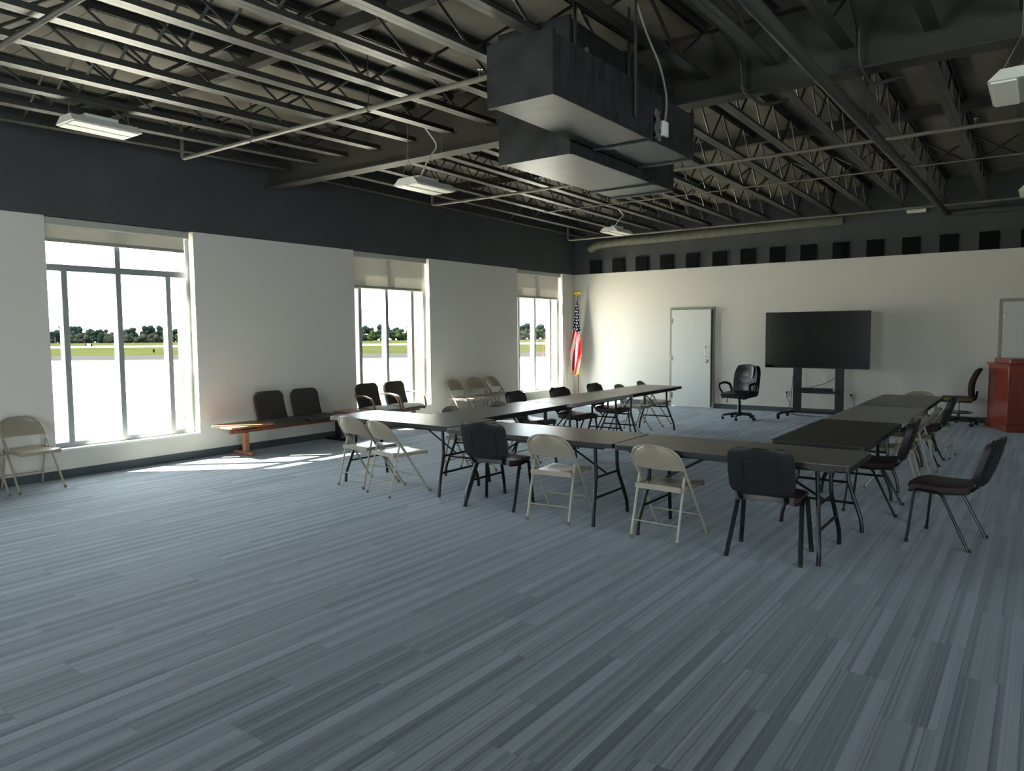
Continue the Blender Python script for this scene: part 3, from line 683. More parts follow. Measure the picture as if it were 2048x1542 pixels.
# ------------------------------------------------------------------ black stacking chair (faces +Y)
def make_stack():
    t = thing('stacking_chair', '', 'chair', (0,0,0), 0, 'black stacking chairs with plum vinyl seats')
    for s in (-1, 1):
        q = G(); q.tube(smooth_path([(s*0.262, 0.205, 0.0), (s*0.232, 0.165, 0.425), (s*0.228, -0.02, 0.415), (s*0.262, -0.225, 0.0)], 6, 0.04), 0.0175, 8, flat=0.62)
        sf = q.build('side_frame', black_metal, t)
        for yy in (0.205, -0.225):
            q = G(); q.lathe([(0.015, 0), (0.016, 0.02), (0.013, 0.024)], 8, (s*0.262, yy, 0)); q.build('foot_cap', rubber, sf)
    q = G()
    for yy in (0.14, -0.02): q.tube([(-0.228, yy, 0.418), (0.228, yy, 0.418)], 0.010, 8)
    q.build('under_frame', black_metal, t)
    rows = []
    for i in range(9):
        y = -0.215+0.44*i/8; hw = 0.205+0.025*math.sin(math.pi*min(1, i/6)/2); drop = -0.03*max(0, (i-6)/2)**2 - 0.02*math.sin(math.pi*i/8)+0.012
        rows.append([(hw*u, y-0.02*(u*u)*(1 if i == 8 else -1 if i == 0 else 0), 0.462+drop-0.018*abs(u)**4) for u in [-1+2*j/10 for j in range(11)]])
    q = G(); q.sheet(rows, 0.045); q.build('seat', vinyl, t)
    rows2 = [[(p[0]*1.02, p[1], p[2]-0.028) for p in r_] for r_ in rows]
    q = G(); q.sheet(rows2, 0.012); q.build('seat_shell', black_plastic, t)
    def by(z): return -0.225-0.11*((z-0.48)/0.36)
    def backrows(off, hw0, z0, z1, n=13):
        out = []
        for i in range(n):
            v = 0.5-0.5*math.cos(math.pi*i/(n-1)); z = z0+(z1-z0)*v; e = abs(2*v-1); hw = hw0*max(0.62, (1-e**6)**(1/6.0))
            out.append([(hw*u, by(z)+off-0.024*(1-u*u), z) for u in [-1+2*j/12 for j in range(13)]])
        return out
    q = G(); q.sheet(backrows(0.012, 0.222, 0.505, 0.83), 0.03); q.build('back_pad', vinyl, t)
    q = G(); q.sheet(backrows(-0.012, 0.232, 0.495, 0.842), 0.018); sh = q.build('back_shell', black_plastic, t)
    q = G(); 
    rr = lambda z, o_, x: by(z)-0.012-0.010-0.024*(1-(x/0.232)**2)
    for x0, x1, z0, z1 in ((-0.13, 0.13, 0.745, 0.757), (-0.13, -0.118, 0.56, 0.745), (0.118, 0.13, 0.56, 0.745)):
        q.sheet([[(x0+(x1-x0)*j/4, rr(z, 0, x0+(x1-x0)*j/4), z) for j in range(5)] for z in [z0+(z1-z0)*k/6 for k in range(7)]], 0.010)
    q.build('shell_relief', black_plastic, sh)
    for s in (-1, 1):
        q = G(); q.tube(smooth_path([(s*0.15, -0.10, 0.425), (s*0.16, -0.225, 0.44), (s*0.17, -0.262, 0.56)], 5, 0.06), 0.011, 8, flat=1.6); q.build('back_bracket', black_metal, t)
    return t
fold = remember(make_folding()); stack = remember(make_stack())
def face(deg): return R(deg-90)           # world direction the chair looks to -> rotation
CH = [  # prototype, x, y, facing, label
 (fold, 3.21, -9.76, 88.5, 'left one of two beige folding chairs side by side at the left end table'),
 (fold, 3.80, -9.885, 80, 'right one of two beige folding chairs side by side at the left end table'),
 (stack, 5.035, -9.74, 99, 'black stacking chair with its back to camera, between beige folding chairs'),
 (fold, 5.765, -9.80, 96.5, 'beige folding chair right beside the black chair in the near row'),
 (fold, 6.83, -9.83, 87, 'beige folding chair nearest the camera, at the right end table'),
 (stack, 7.66, -9.865, 94, 'black stacking chair nearest the camera at the near table corner'),
 (stack, 8.69, -8.72, 171, 'lone black stacking chair standing apart at far right, seen from its side'),
 (stack, 8.02, -7.90, 182, 'black stacking chair tucked against the darkest table on the right'),
 (fold, 8.03, -6.77, 182, 'first beige folding chair behind the tucked black chair, right row'),
 (fold, 8.05, -5.82, 178, 'second beige folding chair along the right row of tables'),
 (stack, 8.06, -4.92, 180, 'black stacking chair at the far table of the right row'),
 (fold, 8.10, -4.32, 176, 'beige folding chair farthest back along the right row'),
 (fold, 7.86, -3.76, 270, 'beige folding chair at the far end of the right row, its arched top showing'),
 (fold, 3.74, -8.64, 5, 'beige folding chair closest to the camera on the outer side of the left row'),
 (fold, 3.88, -7.89, 0, 'second beige folding chair on the outer side of the left row'),
 (stack, 3.60, -7.02, 2, 'first black stacking chair on the outer side of the left row'),
 (stack, 3.74, -6.12, 355, 'second black stacking chair on the outer side of the left row'),
 (stack, 3.75, -5.05, 3, 'third black stacking chair on the left row, near the sunlit wall patch'),
 (fold, 3.72, -4.28, 2, 'beige folding chair third along the outer side of the left row'),
 (fold, 3.66, -3.33, 6, 'beige folding chair at the far end of the left row'),
 (fold, 0.33, -12.03, 2, 'beige folding chair against the wall under the window nearest the camera'),
 (fold, 0.31, -12.56, 0, 'beige folding chair cut off by the left edge of the picture'),
 (fold, 0.36, -4.68, 0, 'left one of three beige folding chairs lined up against the window wall'),
 (fold, 0.36, -4.08, 352, 'middle one of three beige folding chairs lined up against the window wall'),
 (fold, 0.36, -3.50, 3, 'right one of three beige folding chairs lined up against the window wall')]
used = set()
for src, x, y, a, lb in CH:
    if src.name in used: dup(src, (x, y, 0), face(a), lb)
    else:
        used.add(src.name); src.location = (x, y, 0); src.rotation_euler = (0, 0, face(a)); src['label'] = lb

# ------------------------------------------------------------------ beam seating along the window wall (one long bench)
b = thing('beam_bench', 'long beam bench with two plain seats, two armed seats and small tables', 'bench', (0.30, -7.75, 0))
def bl(*p): return Vector(p)
q = G(); q.box(0.005, 0.06, -1.86, 1.88, 0.315, 0.37, bev=0.006); q.build('beam', M('bench_beam_rust', srgb(120, 62, 44), 0.4, spec=0.5), b, False)
for yy, mt in ((-1.62, wood_oak), (0.03, black_metal), (1.72, wood_oak)):
    q = G(); q.box(-0.0, 0.07, yy-0.035, yy+0.035, 0.05, 0.315, bev=0.006); q.build('bench_leg', mt, b, False)
    q = G(); q.box(-0.24, 0.2, yy-0.03, yy+0.03, 0.0, 0.05, bev=0.012); q.build('bench_foot', mt, b, False)
def bench_top(y0, y1, label=None):
    q = G(); q.prism([(x+0.05, y+(y0+y1)/2) for x, y in rrect(0.52, y1-y0, 0.05)], 0.412, 0.437); q.build('side_table', wood_oak, b)
    q = G(); q.box(-0.1, 0.18, (y0+y1)/2-0.12, (y0+y1)/2+0.12, 0.37, 0.412); q.build('table_bracket', black_metal, b, False)
bench_top(-2.0, -1.32); bench_top(0.12, 0.66)
def bench_seat(yc, armed):
    rows = []
    for i in range(7):
        x = -0.15+0.47*i/6; rows.append([(x, yc+u*0.25, 0.435+0.012*math.sin(math.pi*i/6)-(0.03 if i == 6 else 0)-0.015*abs(u)**4) for u in [-1+2*j/8 for j in range(9)]])
    q = G(); q.sheet(rows, 0.05); q.build('bench_seat', seat_cloth if armed else bench_cloth, b)
    rows = []
    for i in range(8):
        v = math.sin(math.pi/2*i/7); z = 0.445+0.40*v; hw = 0.238*max(0.84, (1-v**14)**(1/6.0))
        rows.append([(-0.105-0.10*v-0.02*math.sin(math.pi*v), yc+u*hw, z-0.02*abs(u)**6*(1 if v > 0.9 else 0)) for u in [-1+2*j/8 for j in range(9)]])
    q = G(); q.sheet(rows, 0.05); q.build('bench_back', bench_cloth, b)
    q = G(); q.box(-0.08, 0.2, yc-0.15, yc+0.15, 0.375, 0.412); q.build('seat_bracket', black_metal, b, False)
    if armed:
        for s in (-1, 1):
            q = G(); q.tube(smooth_path([(-0.17, yc+s*0.285, 0.645), (0.06, yc+s*0.285, 0.655), (0.25, yc+s*0.285, 0.60), (0.30, yc+s*0.285, 0.42)], 7, 0.14), 0.016, 8, flat=1.4); q.build('armrest', M('bench_arm_oak', srgb(140, 110, 82), 0.35, spec=0.5), b)
bench_seat(-1.06, False); bench_seat(-0.42, False); bench_seat(0.86, True); bench_seat(1.49, True)

# ------------------------------------------------------------------ flag
fl = thing('flag_on_stand', 'furled stars and stripes flag on gold-topped pole in the room corner', 'flag', (0.262, -0.25, 0))
q = G(); q.lathe([(0.0, 0), (0.14, 0.0), (0.14, 0.02), (0.05, 0.05), (0.025, 0.10), (0.02, 0.14)], 20); q.build('stand_base', gold, fl)
q = G(); q.tube([(0, 0, 0.05), (-0.028, 0, 2.50)], 0.012, 10); q.build('pole', pole_wood, fl)
e = G(); m_ = Matrix.Translation((-0.028, 0, 2.49))
e.lathe([(0.014, 0.0), (0.018, 0.02), (0.011, 0.035), (0.022, 0.05), (0.022, 0.06), (0.010, 0.07)], 12)
for s in (-1, 1):                                            # spread wings
    for k in range(4):
        w_ = 1-0.17*k
        e.tube([(s*0.008, 0, 0.085+0.008*k), (s*0.04*w_, 0.004*k, 0.135-0.010*k), (s*0.078*w_, 0.004*k, 0.118-0.010*k), (s*0.094*w_, 0.002*k, 0.062+0.004*k)], [0.010, 0.018, 0.015, 0.004], 7, flat=0.7)
e.tube([(0, 0, 0.06), (0, 0.0, 0.11), (0, -0.008, 0.15)], [0.014, 0.024, 0.014], 8); e.tube([(0, -0.005, 0.15), (0, -0.02, 0.165), (0, -0.038, 0.158)], [0.014, 0.014, 0.004], 8); e.tube([(0, 0, 0.07), (0, 0.01, 0.04)], [0.012, 0.02], 6)
e.v = [tuple(m_ @ Vector(p)) for p in e.v]; e.build('eagle_finial', gold, fl)
def flag_mat():
    m = bpy.data.materials.new('flag_cloth'); m.use_nodes = True; n = m.node_tree.nodes; l = m.node_tree.links
    bs = n['Principled BSDF']; bs.inputs['Roughness'].default_value = 0.7; bs.inputs['Specular IOR Level'].default_value = 0.25
    uv = n.new('ShaderNodeUVMap'); uv.uv_map = 'UVMap'; sp = n.new('ShaderNodeSeparateXYZ'); l.new(uv.outputs[0], sp.inputs[0])
    def mth(op, a, bb=None):
        q = n.new('ShaderNodeMath'); q.operation = op
        for i, v in enumerate((a, bb)):
            if v is None: continue
            if isinstance(v, (int, float)): q.inputs[i].default_value = v
            else: l.new(v, q.inputs[i])
        return q.outputs[0]
    U, V = sp.outputs[0], sp.outputs[1]
    st = mth('GREATER_THAN', mth('FRACT', mth('SUBTRACT', mth('MULTIPLY', U, 4.6), mth('MULTIPLY', V, 2.0))), 0.5)
    # stars: offset grid of dots
    gx = mth('MULTIPLY', U, 7.0); gy = mth('MULTIPLY', V, 24.0)
    fx = mth('SUBTRACT', mth('FRACT', mth('ADD', gx, mth('MULTIPLY', mth('FLOORED_MODULO', mth('FLOOR', gy), 2.0), 0.5))), 0.5); fy = mth('SUBTRACT', mth('FRACT', gy), 0.5)
    dot = mth('LESS_THAN', mth('ADD', mth('MULTIPLY', fx, fx), mth('MULTIPLY', fy, fy)), 0.07)
    canton = mth('GREATER_THAN', mth('ADD', V, mth('MULTIPLY', U, 0.05)), 0.60)
    def mix(f, a, bb):
        q = n.new('ShaderNodeMix'); q.data_type = 'RGBA'; l.new(f, q.inputs[0])
        for i, v in ((6, a), (7, bb)):
            if isinstance(v, tuple): q.inputs[i].default_value = v
            else: l.new(v, q.inputs[i])
        return q.outputs[2]
    c = mix(canton, mix(st, srgb(226, 216, 210), srgb(176, 26, 44)), mix(dot, srgb(24, 28, 56), srgb(226, 226, 226)))
    l.new(c, bs.inputs['Base Color']); return m
rows = []; NR, NC = 40, 37
for i in range(NR):
    v = i/(NR-1); z = 2.40-1.66*v; hw = 0.018+0.14*min(1, v*1.35)**0.9*(1.0 if v < 0.75 else 1-0.55*(v-0.75)/0.25)
    cx = -0.02-0.03*v-0.03*max(0, v-0.6); amp = 0.012+0.045*min(1, v*1.5)
    row = []
    for j in range(NC):
        u = j/(NC-1); ph = u*2*math.pi*2.0+0.7*v
        row.append((cx+hw*(2*u-1)+0.012*math.sin(ph*1.3+2), -0.03-amp*math.sin(ph), z-0.14*u*max(0, v-0.5)*1.3+0.03*math.sin(u*9)*v))
    rows.append(row)
q = G(); q.sheet(rows, 0.004)
fo = q.build('flag_cloth', flag_mat(), fl)
me = fo.data; uvl = me.uv_layers.new(name='UVMap')
for lp in me.loops:
    k = lp.vertex_index % (NR*NC); uvl.data[lp.index].uv = ((k % NC)/(NC-1), 1-(k//NC)/(NR-1))
q = G()
for j in range(NC-1): q.add([rows[-1][j], rows[-1][j+1], Vector(rows[-1][j+1])+Vector((0, 0.0, -0.045)), Vector(rows[-1][j])+Vector((0, 0, -0.045)), Vector(rows[-1][j])+Vector((0, 0.006, 0)), Vector(rows[-1][j+1])+Vector((0, 0.006, 0)), Vector(rows[-1][j+1])+Vector((0, 0.006, -0.045)), Vector(rows[-1][j])+Vector((0, 0.006, -0.045))], [(0,1,2,3), (7,6,5,4), (0,4,5,1), (3,2,6,7)])
q.tube([rows[i][NC-1] for i in range(30, NR)], 0.006, 5); q.tube([rows[i][0] for i in range(1, 18)], 0.004, 5)
q.build('gold_fringe', gold_fringe, fl)

# ------------------------------------------------------------------ television on a rolling stand
ty = -0.95
ts = thing('television_stand', 'charcoal rolling television stand with two posts and casters', 'stand', (5.86, ty, 0))
for s in (-1, 1):
    xc = s*0.375
    q = G(); q.box(xc-0.073, xc+0.073, 0.03, 0.10, 0.11, 1.75, bev=0.006); q.build('post', stand_m, ts, False)
    q = G(); q.tube(smooth_path([(s*0.62, -0.34, 0.09), (s*0.55, -0.28, 0.125), (s*0.42, 0.02, 0.13), (s*0.55, 0.24, 0.125), (s*0.62, 0.30, 0.09)], 6, 0.12), 0.024, 8, flat=1.4); q.build('base_foot', stand_m, ts)
    for yy in (-0.33, 0.28):
        q = G(); m_ = Matrix.Translation((s*0.61, yy, 0.042)) @ Matrix.Rotation(R(90), 4, 'Y') @ Matrix.Translation((0, 0, -0.02))
        q.lathe([(0.012, 0.0), (0.040, 0.0), (0.042, 0.006), (0.042, 0.034), (0.040, 0.04), (0.012, 0.04)], 16); q.v = [tuple(m_ @ Vector(p)) for p in q.v]; q.build('caster_wheel', rubber, ts)
        q = G(); q.box(s*0.61-0.028, s*0.61+0.028, yy-0.02, yy+0.02, 0.06, 0.098, bev=0.006); q.build('caster_fork', stand_m, ts, False)
q = G(); q.box(-0.45, 0.45, 0.0, 0.14, 0.105, 0.15, bev=0.006); q.build('base_bar', stand_m, ts, False)
q = G(); q.box(-0.36, 0.36, -0.02, 0.09, 0.485, 0.53, bev=0.004); q.build('shelf', stand_m, ts, False)
q = G(); q.box(-0.6, 0.6, 0.0, 0.035, 1.30, 1.40); q.box(-0.6, 0.6, 0.0, 0.035, 1.58, 1.68); q.build('mount_rail', stand_m, ts, False)
tv = thing('television', 'large black flat television screen on the rolling stand', 'television', (5.826, ty, 0.957))
q = G(); q.box(-0.926, 0.926, -0.045, -0.004, 0, 1.058, bev=0.006); q.build('bezel', tv_black, tv, False)
q = G(); q.box(-0.915, 0.915, -0.0475, -0.0445, 0.016, 1.047); q.build('screen', screen, tv, False)
av = thing('media_box', 'slim black media box on the shelf of the television stand', 'media box', (5.81, ty+0.0, 0.53))
q = G(); q.box(-0.31, 0.31, -0.07, 0.09, 0, 0.055, bev=0.006); cs = q.build('case', tv_black, av, False)
q = G()
for k in range(5): q.box(-0.1+0.07*k, -0.09+0.07*k, -0.072, -0.069, 0.01, 0.014)
q.build('indicator_lights', M('indicator_pale', srgb(200, 205, 210), 0.4), cs, False)
def cable(label, pts, mat=rubber):
    q = G(); o0 = Vector(pts[0]); q.tube(smooth_path([Vector(p)-o0 for p in pts], 6, 0.2), 0.005, 6)
    o = q.build('power_cable', mat); o.location = o0; tag(o, label, 'cable')
cable('thin dark cable sagging from right post to the media box', [(6.16, -0.84, 0.78), (6.0, -0.82, 0.68), (5.75, -0.84, 0.60), (5.55, -0.87, 0.54), (5.52, -0.86, 0.40), (5.40, -0.80, 0.20)])
cable('dark power cable hanging from the left wall outlet behind the television', [(5.05, -0.035, 0.40), (5.06, -0.05, 0.30), (5.15, -0.10, 0.20), (5.10, -0.2, 0.012), (5.45, -0.6, 0.012)])
cable('dark power cable hanging from the right wall outlet beside the television', [(6.27, -0.035, 0.40), (6.32, -0.06, 0.34), (6.36, -0.08, 0.15), (6.38, -0.12, 0.012), (6.2, -0.5, 0.012)])
cable('thin dark cable running down beside the left post of television stand', [(5.40, -0.83, 0.95), (5.37, -0.82, 0.6), (5.33, -0.75, 0.25), (5.28, -0.5, 0.012), (5.9, -0.6, 0.012)])
def outlet(x, z, label, plug):
    t = thing('wall_outlet', label, 'outlet', (x, 0, z), 0, 'white wall plates behind the television')
    q = G(); q.box(-0.048, 0.048, -0.008, 0, -0.068, 0.068, bev=0.003); cp = q.build('cover_plate', plate_white, t, False)
    for dz in (-0.03, 0.03):
        q = G(); q.box(-0.018, 0.018, -0.0105, -0.007, dz-0.015, dz+0.015, bev=0.003); q.build('socket', M('socket_ivory', srgb(212, 208, 198), 0.4), cp, False)
    if plug:
        q = G(); q.box(-0.016, 0.016, -0.045, -0.010, 0.014, 0.046, bev=0.004); q.build('plug', rubber, cp, False)
outlet(5.05, 0.383, 'white wall outlet with dark plug, left of the television stand', True)
outlet(5.79, 0.70, 'blank white wall plate between the two posts of the stand', False)
outlet(6.267, 0.376, 'white wall outlet with dark plug, right of the television stand', True)

# ------------------------------------------------------------------ office chair
oc = thing('office_chair', 'black leather office chair on casters between door and television', 'chair', (4.655, -1.72, 0), R(-12))   # faces -Y
def star_base(t, r_, mat, z0, wheel=True, n=5, rot=20):
    for k in range(n):
        a = R(rot+360*k/n); c, s = math.cos(a), math.sin(a)
        q = G(); q.tube([(0.02*c, 0.02*s, z0+0.03), (0.6*r_*c, 0.6*r_*s, z0+0.015), (r_*c, r_*s, z0)], [0.03, 0.022, 0.017], 8, flat=1.3); ba = q.build('base_arm', mat, t)
        q = G(); m_ = Matrix.Translation((r_*c, r_*s, 0.026)) @ Matrix.Rotation(a, 4, 'Z') @ Matrix.Rotation(R(90), 4, 'X')
        for zz in (-0.024, 0.006):
            q.lathe([(0.006, zz), (0.026, zz), (0.026, zz+0.018), (0.006, zz+0.018)], 12)
        q.v = [tuple(m_ @ Vector(p)) for p in q.v]; q.tube([(r_*c, r_*s, 0.026), (r_*c, r_*s, z0)], 0.008, 6); q.build('caster', rubber, ba)
star_base(oc, 0.30, black_plastic, 0.085, rot=-70)
q = G(); q.lathe([(0.045, 0.07), (0.05, 0.12), (0.036, 0.14), (0.032, 0.27), (0.026, 0.28), (0.026, 0.40), (0.06, 0.405), (0.06, 0.43)], 16); q.build('gas_column', black_metal, oc)
q = G(); q.box(-0.12, 0.12, -0.14, 0.12, 0.405, 0.44, bev=0.01); q.build('tilt_mechanism', black_metal, oc, False)
q = G(); q.tube([(-0.08, -0.05, 0.42), (-0.20, -0.06, 0.415), (-0.225, -0.06, 0.37), (-0.23, -0.06, 0.31)], [0.006, 0.006, 0.008, 0.014], 8); q.build('lever', black_plastic, oc)
rows = []
for i in range(9):
    y = -0.27+0.50*i/8; v = i/8; hw = 0.245+0.02*math.sin(math.pi*v); rows.append([(hw*u, y+0.035*u*u*(1 if i < 3 else 0), 0.495-0.03*(1-v)**3*1.2-0.02*abs(u)**4) for u in [-1+2*j/10 for j in range(11)]])
q = G(); q.sheet(rows, 0.09); q.build('seat', leather, oc)
def ocback(off, z0, z1, hw0, bul, nar=0.16):
    out = []
    for i in range(9):
        v = i/8; z = z0+(z1-z0)*v; e_ = max(0, (v-0.72)/0.28); hw = hw0*(1-nar*e_**2)*(0.93+0.07*math.sin(math.pi*v))
        out.append([(hw*u, 0.20+0.10*((z-0.47)/0.53)+off-bul*math.sin(math.pi*v)+0.05*(u*u-0.5)*-0.6, z+0.02*(1-u*u)*(1 if v > 0.95 else 0)) for u in [-1+2*j/10 for j in range(11)]])
    return out
q = G(); q.sheet(ocback(0.02, 0.46, 1.0, 0.25, 0.02), 0.10); q.build('backrest', leather, oc)
q = G(); q.sheet(ocback(-0.028, 0.775, 0.99, 0.165, 0.008, 0.08), 0.035); q.build('headrest_cushion', leather, oc)
q = G(); q.sheet(ocback(-0.022, 0.49, 0.77, 0.20, 0.012, 0.03), 0.035); q.build('lumbar_cushion', leather, oc)
for s in (-1, 1):
    q = G(); q.tube(smooth_path([(s*0.26, -0.12, 0.46), (s*0.315, -0.17, 0.58), (s*0.32, -0.20, 0.66), (s*0.315, -0.02, 0.695), (s*0.30, 0.16, 0.66), (s*0.26, 0.18, 0.50)], 6, 0.07), [0.017]*31 if False else 0.018, 8, flat=1.4); q.build('armrest', black_plastic, oc)

# ------------------------------------------------------------------ drafting stool
ds = thing('drafting_stool', 'tall swivel stool with olive seat and chrome foot ring beside lectern', 'stool', (8.10, -0.52, 0), R(90))   # local -Y looks to world +X..., faces -X
star_base(ds, 0.29, black_plastic, 0.09, rot=10)
q = G(); q.lathe([(0.04, 0.07), (0.045, 0.12), (0.03, 0.14), (0.028, 0.25), (0.02, 0.26), (0.02, 0.40), (0.05, 0.405), (0.05, 0.42)], 16); q.build('gas_column', chrome, ds)
ring = [(0.215*math.cos(2*math.pi*k/24), 0.215*math.sin(2*math.pi*k/24), 0.225) for k in range(25)]
q = G(); q.tube(ring, 0.011, 8, caps=False)
for k in range(3):
    a = R(30+120*k); q.tube([(0.03*math.cos(a), 0.03*math.sin(a), 0.225), (0.21*math.cos(a), 0.21*math.sin(a), 0.225)], 0.008, 6)
q.build('foot_ring', chrome, ds)
rows = []
for i in range(8):
    y = -0.21+0.46*i/7; rows.append([((0.225-0.02*abs(2*i/7-1)**3)*u, y, 0.478-0.02*abs(u)**4) for u in [-1+2*j/8 for j in range(9)]])
q = G(); q.sheet(rows, 0.05); q.build('seat', olive, ds)
q = G(); q.sheet([[(p[0]*0.97, p[1], p[2]-0.038) for p in r_] for r_ in rows], 0.02); q.build('seat_shell', black_plastic, ds)
rows = []
for i in range(11):
    v = 0.5-0.5*math.cos(math.pi*i/10); z = 0.50+0.49*v; hw = 0.21*max(0.6, (1-abs(2*v-1)**5)**0.2); yb = -0.215+0.03*math.sin(math.pi*v)-0.10*v*v
    rows.append([(hw*w_, yb+0.03*w_*w_, z) for w_ in [-1+2*j/8 for j in range(9)]])
q = G(); q.sheet(rows, 0.06); q.build('backrest', stool_back, ds)
q = G(); q.tube(smooth_path([(0, -0.05, 0.43), (0, -0.25, 0.44), (0, -0.27, 0.60)], 5, 0.06), 0.018, 8, flat=1.6); q.build('back_bracket', black_metal, ds)

# ------------------------------------------------------------------ lectern
la = math.atan2(-1.218+0.379, 8.822-8.483)
lc = thing('lectern', 'red cherry wood lectern with stepped top at the right edge', 'lectern', (8.483, -0.379, 0), la)   # local x along the visible side, +y to the left of it
LW, LDp = 0.905, 0.62
q = G(); q.box(0.0, LW, 0.0, LDp, 0.0, 0.115, bev=0.01); q.build('plinth', wood_red, lc, False)
q = G(); q.box(0.035, LW-0.035, 0.03, LDp-0.03, 0.115, 1.06, bev=0.006); q.build('body', wood_red, lc, False)
q = G(); q.box(0.0, LW, 0.0, LDp, 1.06, 1.095, bev=0.008); q.build('desk_top', wood_red, lc, False)
q = G(); q.box(0.16, LW-0.10, 0.06, LDp-0.04, 1.095, 1.18, bev=0.01); q.build('reading_shelf', wood_red, lc, False)
q = G(); q.box(LW-0.055, LW-0.033, 0.02, 0.05, 0.115, 1.06, bev=0.004); q.box(0.035, 0.055, 0.02, 0.05, 0.115, 1.06, bev=0.004); q.build('corner_moulding', wood_red, lc, False)

# ------------------------------------------------------------------ outdoors: apron, taxiway, grass, trees
VF = Vector((-math.sin(YAW), math.cos(YAW), 0)); VR = Vector((math.cos(YAW), math.sin(YAW), 0)); C0 = Vector((CAM.x, CAM.y, 0))
def gz(D): return -0.15-0.004*max(0, D)
def band(name, mat, d0, d1, label, cat, wl=420):
    q = G()
    p0, p1 = C0+VF*d0, C0+VF*d1
    a, b_, c, d = p0-VR*wl, p0+VR*wl, p1+VR*wl, p1-VR*wl
    v = [(a.x, a.y, gz(d0)), (b_.x, b_.y, gz(d0)), (c.x, c.y, gz(d1)), (d.x, d.y, gz(d1))]
    q.add(v + [(x, y, z-0.3) for x, y, z in v], [(0,1,2,3), (7,6,5,4), (0,4,5,1), (1,5,6,2), (2,6,7,3), (3,7,4,0)])
    o = q.build(name, mat, None, False); tag(o, label, cat); return o
g = G()                                                     # concrete apron in front of the window wall only
def apr():
    pts = [(-0.46, -60), (-0.46, 60)]
    return pts
q = G(); e0 = C0+VF*62
# apron polygon: between the building line x=-0.46 and the asphalt edge
def edge_at(t): p_ = e0+VR*t; return p_
pA, pB = edge_at(-300), edge_at(0)
poly = [(-0.46, -200), (-0.46, 140), (-3, 200)]
tt = []
for t_ in (-300, 300):
    p_ = edge_at(t_); tt.append(p_)
far = [edge_at(40), edge_at(-300)]
verts = [(-0.46, -140, -0.15), (-0.46, 38.0, -0.15), (far[0].x, far[0].y, gz(62)), (far[1].x, far[1].y, gz(62))]
q.add(verts + [(x, y, z-0.3) for x, y, z in verts], [(0,1,2,3), (7,6,5,4), (0,4,5,1), (1,5,6,2), (2,6,7,3), (3,7,4,0)])
tag(q.build('concrete_apron', concrete, None, False), 'pale sunlit concrete apron just outside the windows', 'pavement')['kind'] = 'structure'
band('asphalt_edge', asphalt, 62, 80, 'grey asphalt strip between apron and grass', 'pavement')['kind'] = 'structure'
band('grass_field', grass_m, 80, 156, 'near strip of mown airfield grass', 'grass')['kind'] = 'structure'
band('taxiway', concrete, 156, 188, 'thin pale taxiway crossing the grass', 'pavement')['kind'] = 'structure'
band('grass_field', grass_m, 188, 420, 'far strip of grass below the tree line', 'grass')['kind'] = 'structure'
def px_dir(px): return (px-1024)/FPX
def tree_mesh(seed, mat, w_, h_):
    rnd = random.Random(seed); bm = bmesh.new()
    blobs = []
    for k in range(22):
        a = rnd.uniform(0, 6.283); rr = 0.36*w_*rnd.random()**0.6; z = h_*(0.10+0.70*rnd.random()*(1-0.45*rr/(0.36*w_)))
        c_ = Vector((rr*math.cos(a), rr*math.sin(a), z)); s = rnd.uniform(0.10, 0.17)*w_; blobs.append((c_, s))
        bmesh.ops.create_icosphere(bm, subdivisions=2, radius=s*0.92, matrix=Matrix.Translation(c_))
    for k in range(1500):                                    # leaf sprays standing proud of the masses
        c_, s = rnd.choice(blobs); d_ = Vector((rnd.gauss(0, 1), rnd.gauss(0, 1), rnd.gauss(0.15, 1))).normalized()
        p_ = c_+d_*s*rnd.uniform(0.9, 1.16); e1 = d_.orthogonal().normalized(); e1 = Matrix.Rotation(rnd.uniform(0, 6.283), 3, d_) @ e1; e2 = (d_*rnd.uniform(-0.6, 0.6)+d_.cross(e1)).normalized(); q_ = rnd.uniform(0.14, 0.34)
        vs_ = [bm.verts.new(p_+e1*q_*u_+e2*q_*v_) for u_, v_ in ((-1, -0.5), (0.2, -0.9), (1, 0.3), (-0.2, 0.9))]; bm.faces.new(vs_)
    me = bpy.data.meshes.new('crown'); bm.to_mesh(me); bm.free(); me.materials.append(mat); me.polygons.foreach_set('use_smooth', [True]*len(me.polygons)); return me
q = G(); q.tube([(0, 0, -0.5), (0.1, 0, 2.2), (0.0, 0.1, 4.5)], [0.32, 0.24, 0.12], 7); trunk_me = q.mesh('trunk', bark)
crowns = [(tree_mesh(11, leaf_a, 8.5, 9.5), leaf_a), (tree_mesh(12, leaf_b, 8.0, 8.0), leaf_b), (tree_mesh(13, leaf_c, 9.0, 6.0), leaf_c), (tree_mesh(14, leaf_a, 9.5, 11.5), leaf_a)]
rnd = random.Random(5)
kinds = [('broad dark green tree', 0), ('light green leafy tree', 1), ('low brownish green scrub tree', 2), ('tall dark green tree', 3)]
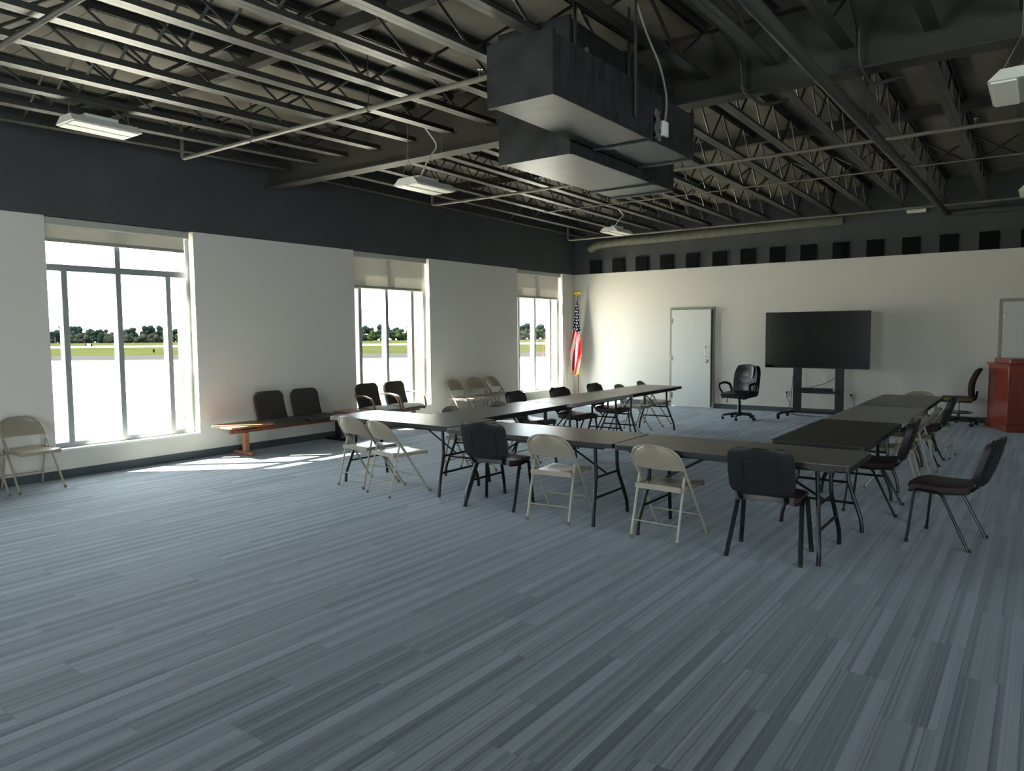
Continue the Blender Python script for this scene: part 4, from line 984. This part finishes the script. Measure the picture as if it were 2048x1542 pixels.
for lo, hi, wn_ in ((96, 376, 'nearest'), (706, 846, 'middle'), (1030, 1112, 'far')):
    for layer in (0, 1):
        x = lo-14+15*layer; i = 0
        while x < hi+14:
            D = 328+layer*16+rnd.uniform(-2, 2)
            if layer == 0: kk = rnd.choice([2, 2, 1, 0])
            else: kk = rnd.choice([0, 3, 3])
            if wn_ == 'nearest' and layer == 1 and 120 < x < 185: kk = 3
            if wn_ == 'nearest' and layer == 1 and 190 < x < 250: kk = 2
            s_ = rnd.uniform(0.80, 0.95)*(1.12 if kk == 3 and 120 < x < 185 else 1.0)
            p_ = C0+VF*D+VR*(D*px_dir(x))
            t = thing('field_tree', '%s, %s from left in %s row, through the %s window' % (kinds[kk][0], ords[i], 'front' if layer == 0 else 'back', wn_), 'tree', (p_.x, p_.y, gz(D)), rnd.uniform(0, 6.28), 'trees along the airfield edge')
            t.scale = (s_, s_, s_*rnd.uniform(0.95, 1.1))
            o = bpy.data.objects.new('crown', crowns[kk][0]); COL.objects.link(o); o.parent = t
            o = bpy.data.objects.new('trunk', trunk_me); COL.objects.link(o); o.parent = t
            x += rnd.uniform(26, 31); i += 1
# far continuous wood behind the single trees
bm = bmesh.new(); bmesh.ops.create_icosphere(bm, subdivisions=2, radius=1.0); bm.verts.index_update()
iv = [v.co.copy() for v in bm.verts]; jf_ = [tuple(v.index for v in f.verts) for f in bm.faces]; bm.free()
wg = G()
for k in range(150):
    px = -900+k*17.5+rnd.uniform(-5, 5); D = 362+rnd.uniform(-5, 8); p_ = C0+VF*D+VR*(D*px_dir(px)); hh = rnd.uniform(5.0, 7.2)
    for j in range(7):
        c_ = Vector((p_.x+rnd.uniform(-2.6, 2.6), p_.y+rnd.uniform(-2.6, 2.6), gz(D)+hh*rnd.uniform(0.12, 0.82))); q_ = rnd.uniform(1.0, 1.7)
        wg.add([c_+v*q_*rnd.uniform(0.84, 1.18) for v in iv], jf_)
me = bpy.data.meshes.new('wooded_edge'); me.from_pydata(wg.v, [], wg.f); me.materials.append(leaf_a)
o = bpy.data.objects.new('wooded_edge', me); COL.objects.link(o); tag(o, 'unbroken dark woodland behind the airfield trees', 'woodland', None, 'stuff')
# lattice radio mast beyond the trees
D = 420; p_ = C0+VF*D+VR*(D*px_dir(214))
t = thing('radio_mast', 'thin lattice radio mast rising behind the trees', 'mast', (p_.x, p_.y, gz(D)-1))
q = G(); H_ = 19.0
for a in (0, 120, 240):
    c, s = math.cos(R(a)), math.sin(R(a)); q.tube([(0.9*c, 0.9*s, 0), (0.25*c, 0.25*s, H_)], 0.09, 4)
for k in range(12):
    z = H_*k/12; r0 = 0.9-0.65*k/12; r1 = 0.9-0.65*(k+1)/12
    for a in (0, 120, 240): q.tube([(r0*math.cos(R(a)), r0*math.sin(R(a)), z), (r1*math.cos(R(a+120)), r1*math.sin(R(a+120)), z+H_/12)], 0.06, 4)
for z in (H_*0.7, H_*0.8): q.tube([(-1.4, 0, z), (1.4, 0, z)], 0.12, 4)
q.tube([(0, 0, H_), (0, 0, H_+2.2)], 0.06, 4); q.build('lattice', M('mast_steel', srgb(30, 31, 33), 1.0, spec=0.0), t)
# airfield signs
for px, D, lb, wd in ((180, 170, 'small white airfield sign with dark ends on the far grass', 0.9), (309, 96, 'small dark edge marker standing on the near grass', 0.22)):
    p_ = C0+VF*D+VR*(D*px_dir(px)); t = thing('airfield_sign', lb, 'sign', (p_.x, p_.y, gz(D)), YAW)
    if wd > 0.5:
        q = G(); q.box(-0.45, 0.45, -0.08, 0.08, 0.15, 0.7, bev=0.02); q.build('sign_face', plate_white, t, False)
        q = G(); q.box(-0.75, -0.46, -0.09, 0.09, 0.1, 0.75, bev=0.02); q.box(0.46, 0.75, -0.09, 0.09, 0.1, 0.75, bev=0.02); q.build('sign_end', M('marker_black', srgb(10, 10, 10), 1.0, spec=0.0), t, False)
        q = G(); q.tube([(-0.4, 0, -0.1), (-0.4, 0, 0.2)], 0.04, 6); q.tube([(0.4, 0, -0.1), (0.4, 0, 0.2)], 0.04, 6); q.build('sign_legs', grey_paint, t)
    else:
        q = G(); q.lathe([(0.1, -0.05), (0.12, 0.1), (0.09, 0.25), (0.13, 0.3), (0.11, 0.42), (0.02, 0.46)], 10); q.build('marker_body', M('marker_black', srgb(10, 10, 10), 1.0, spec=0.0), t)
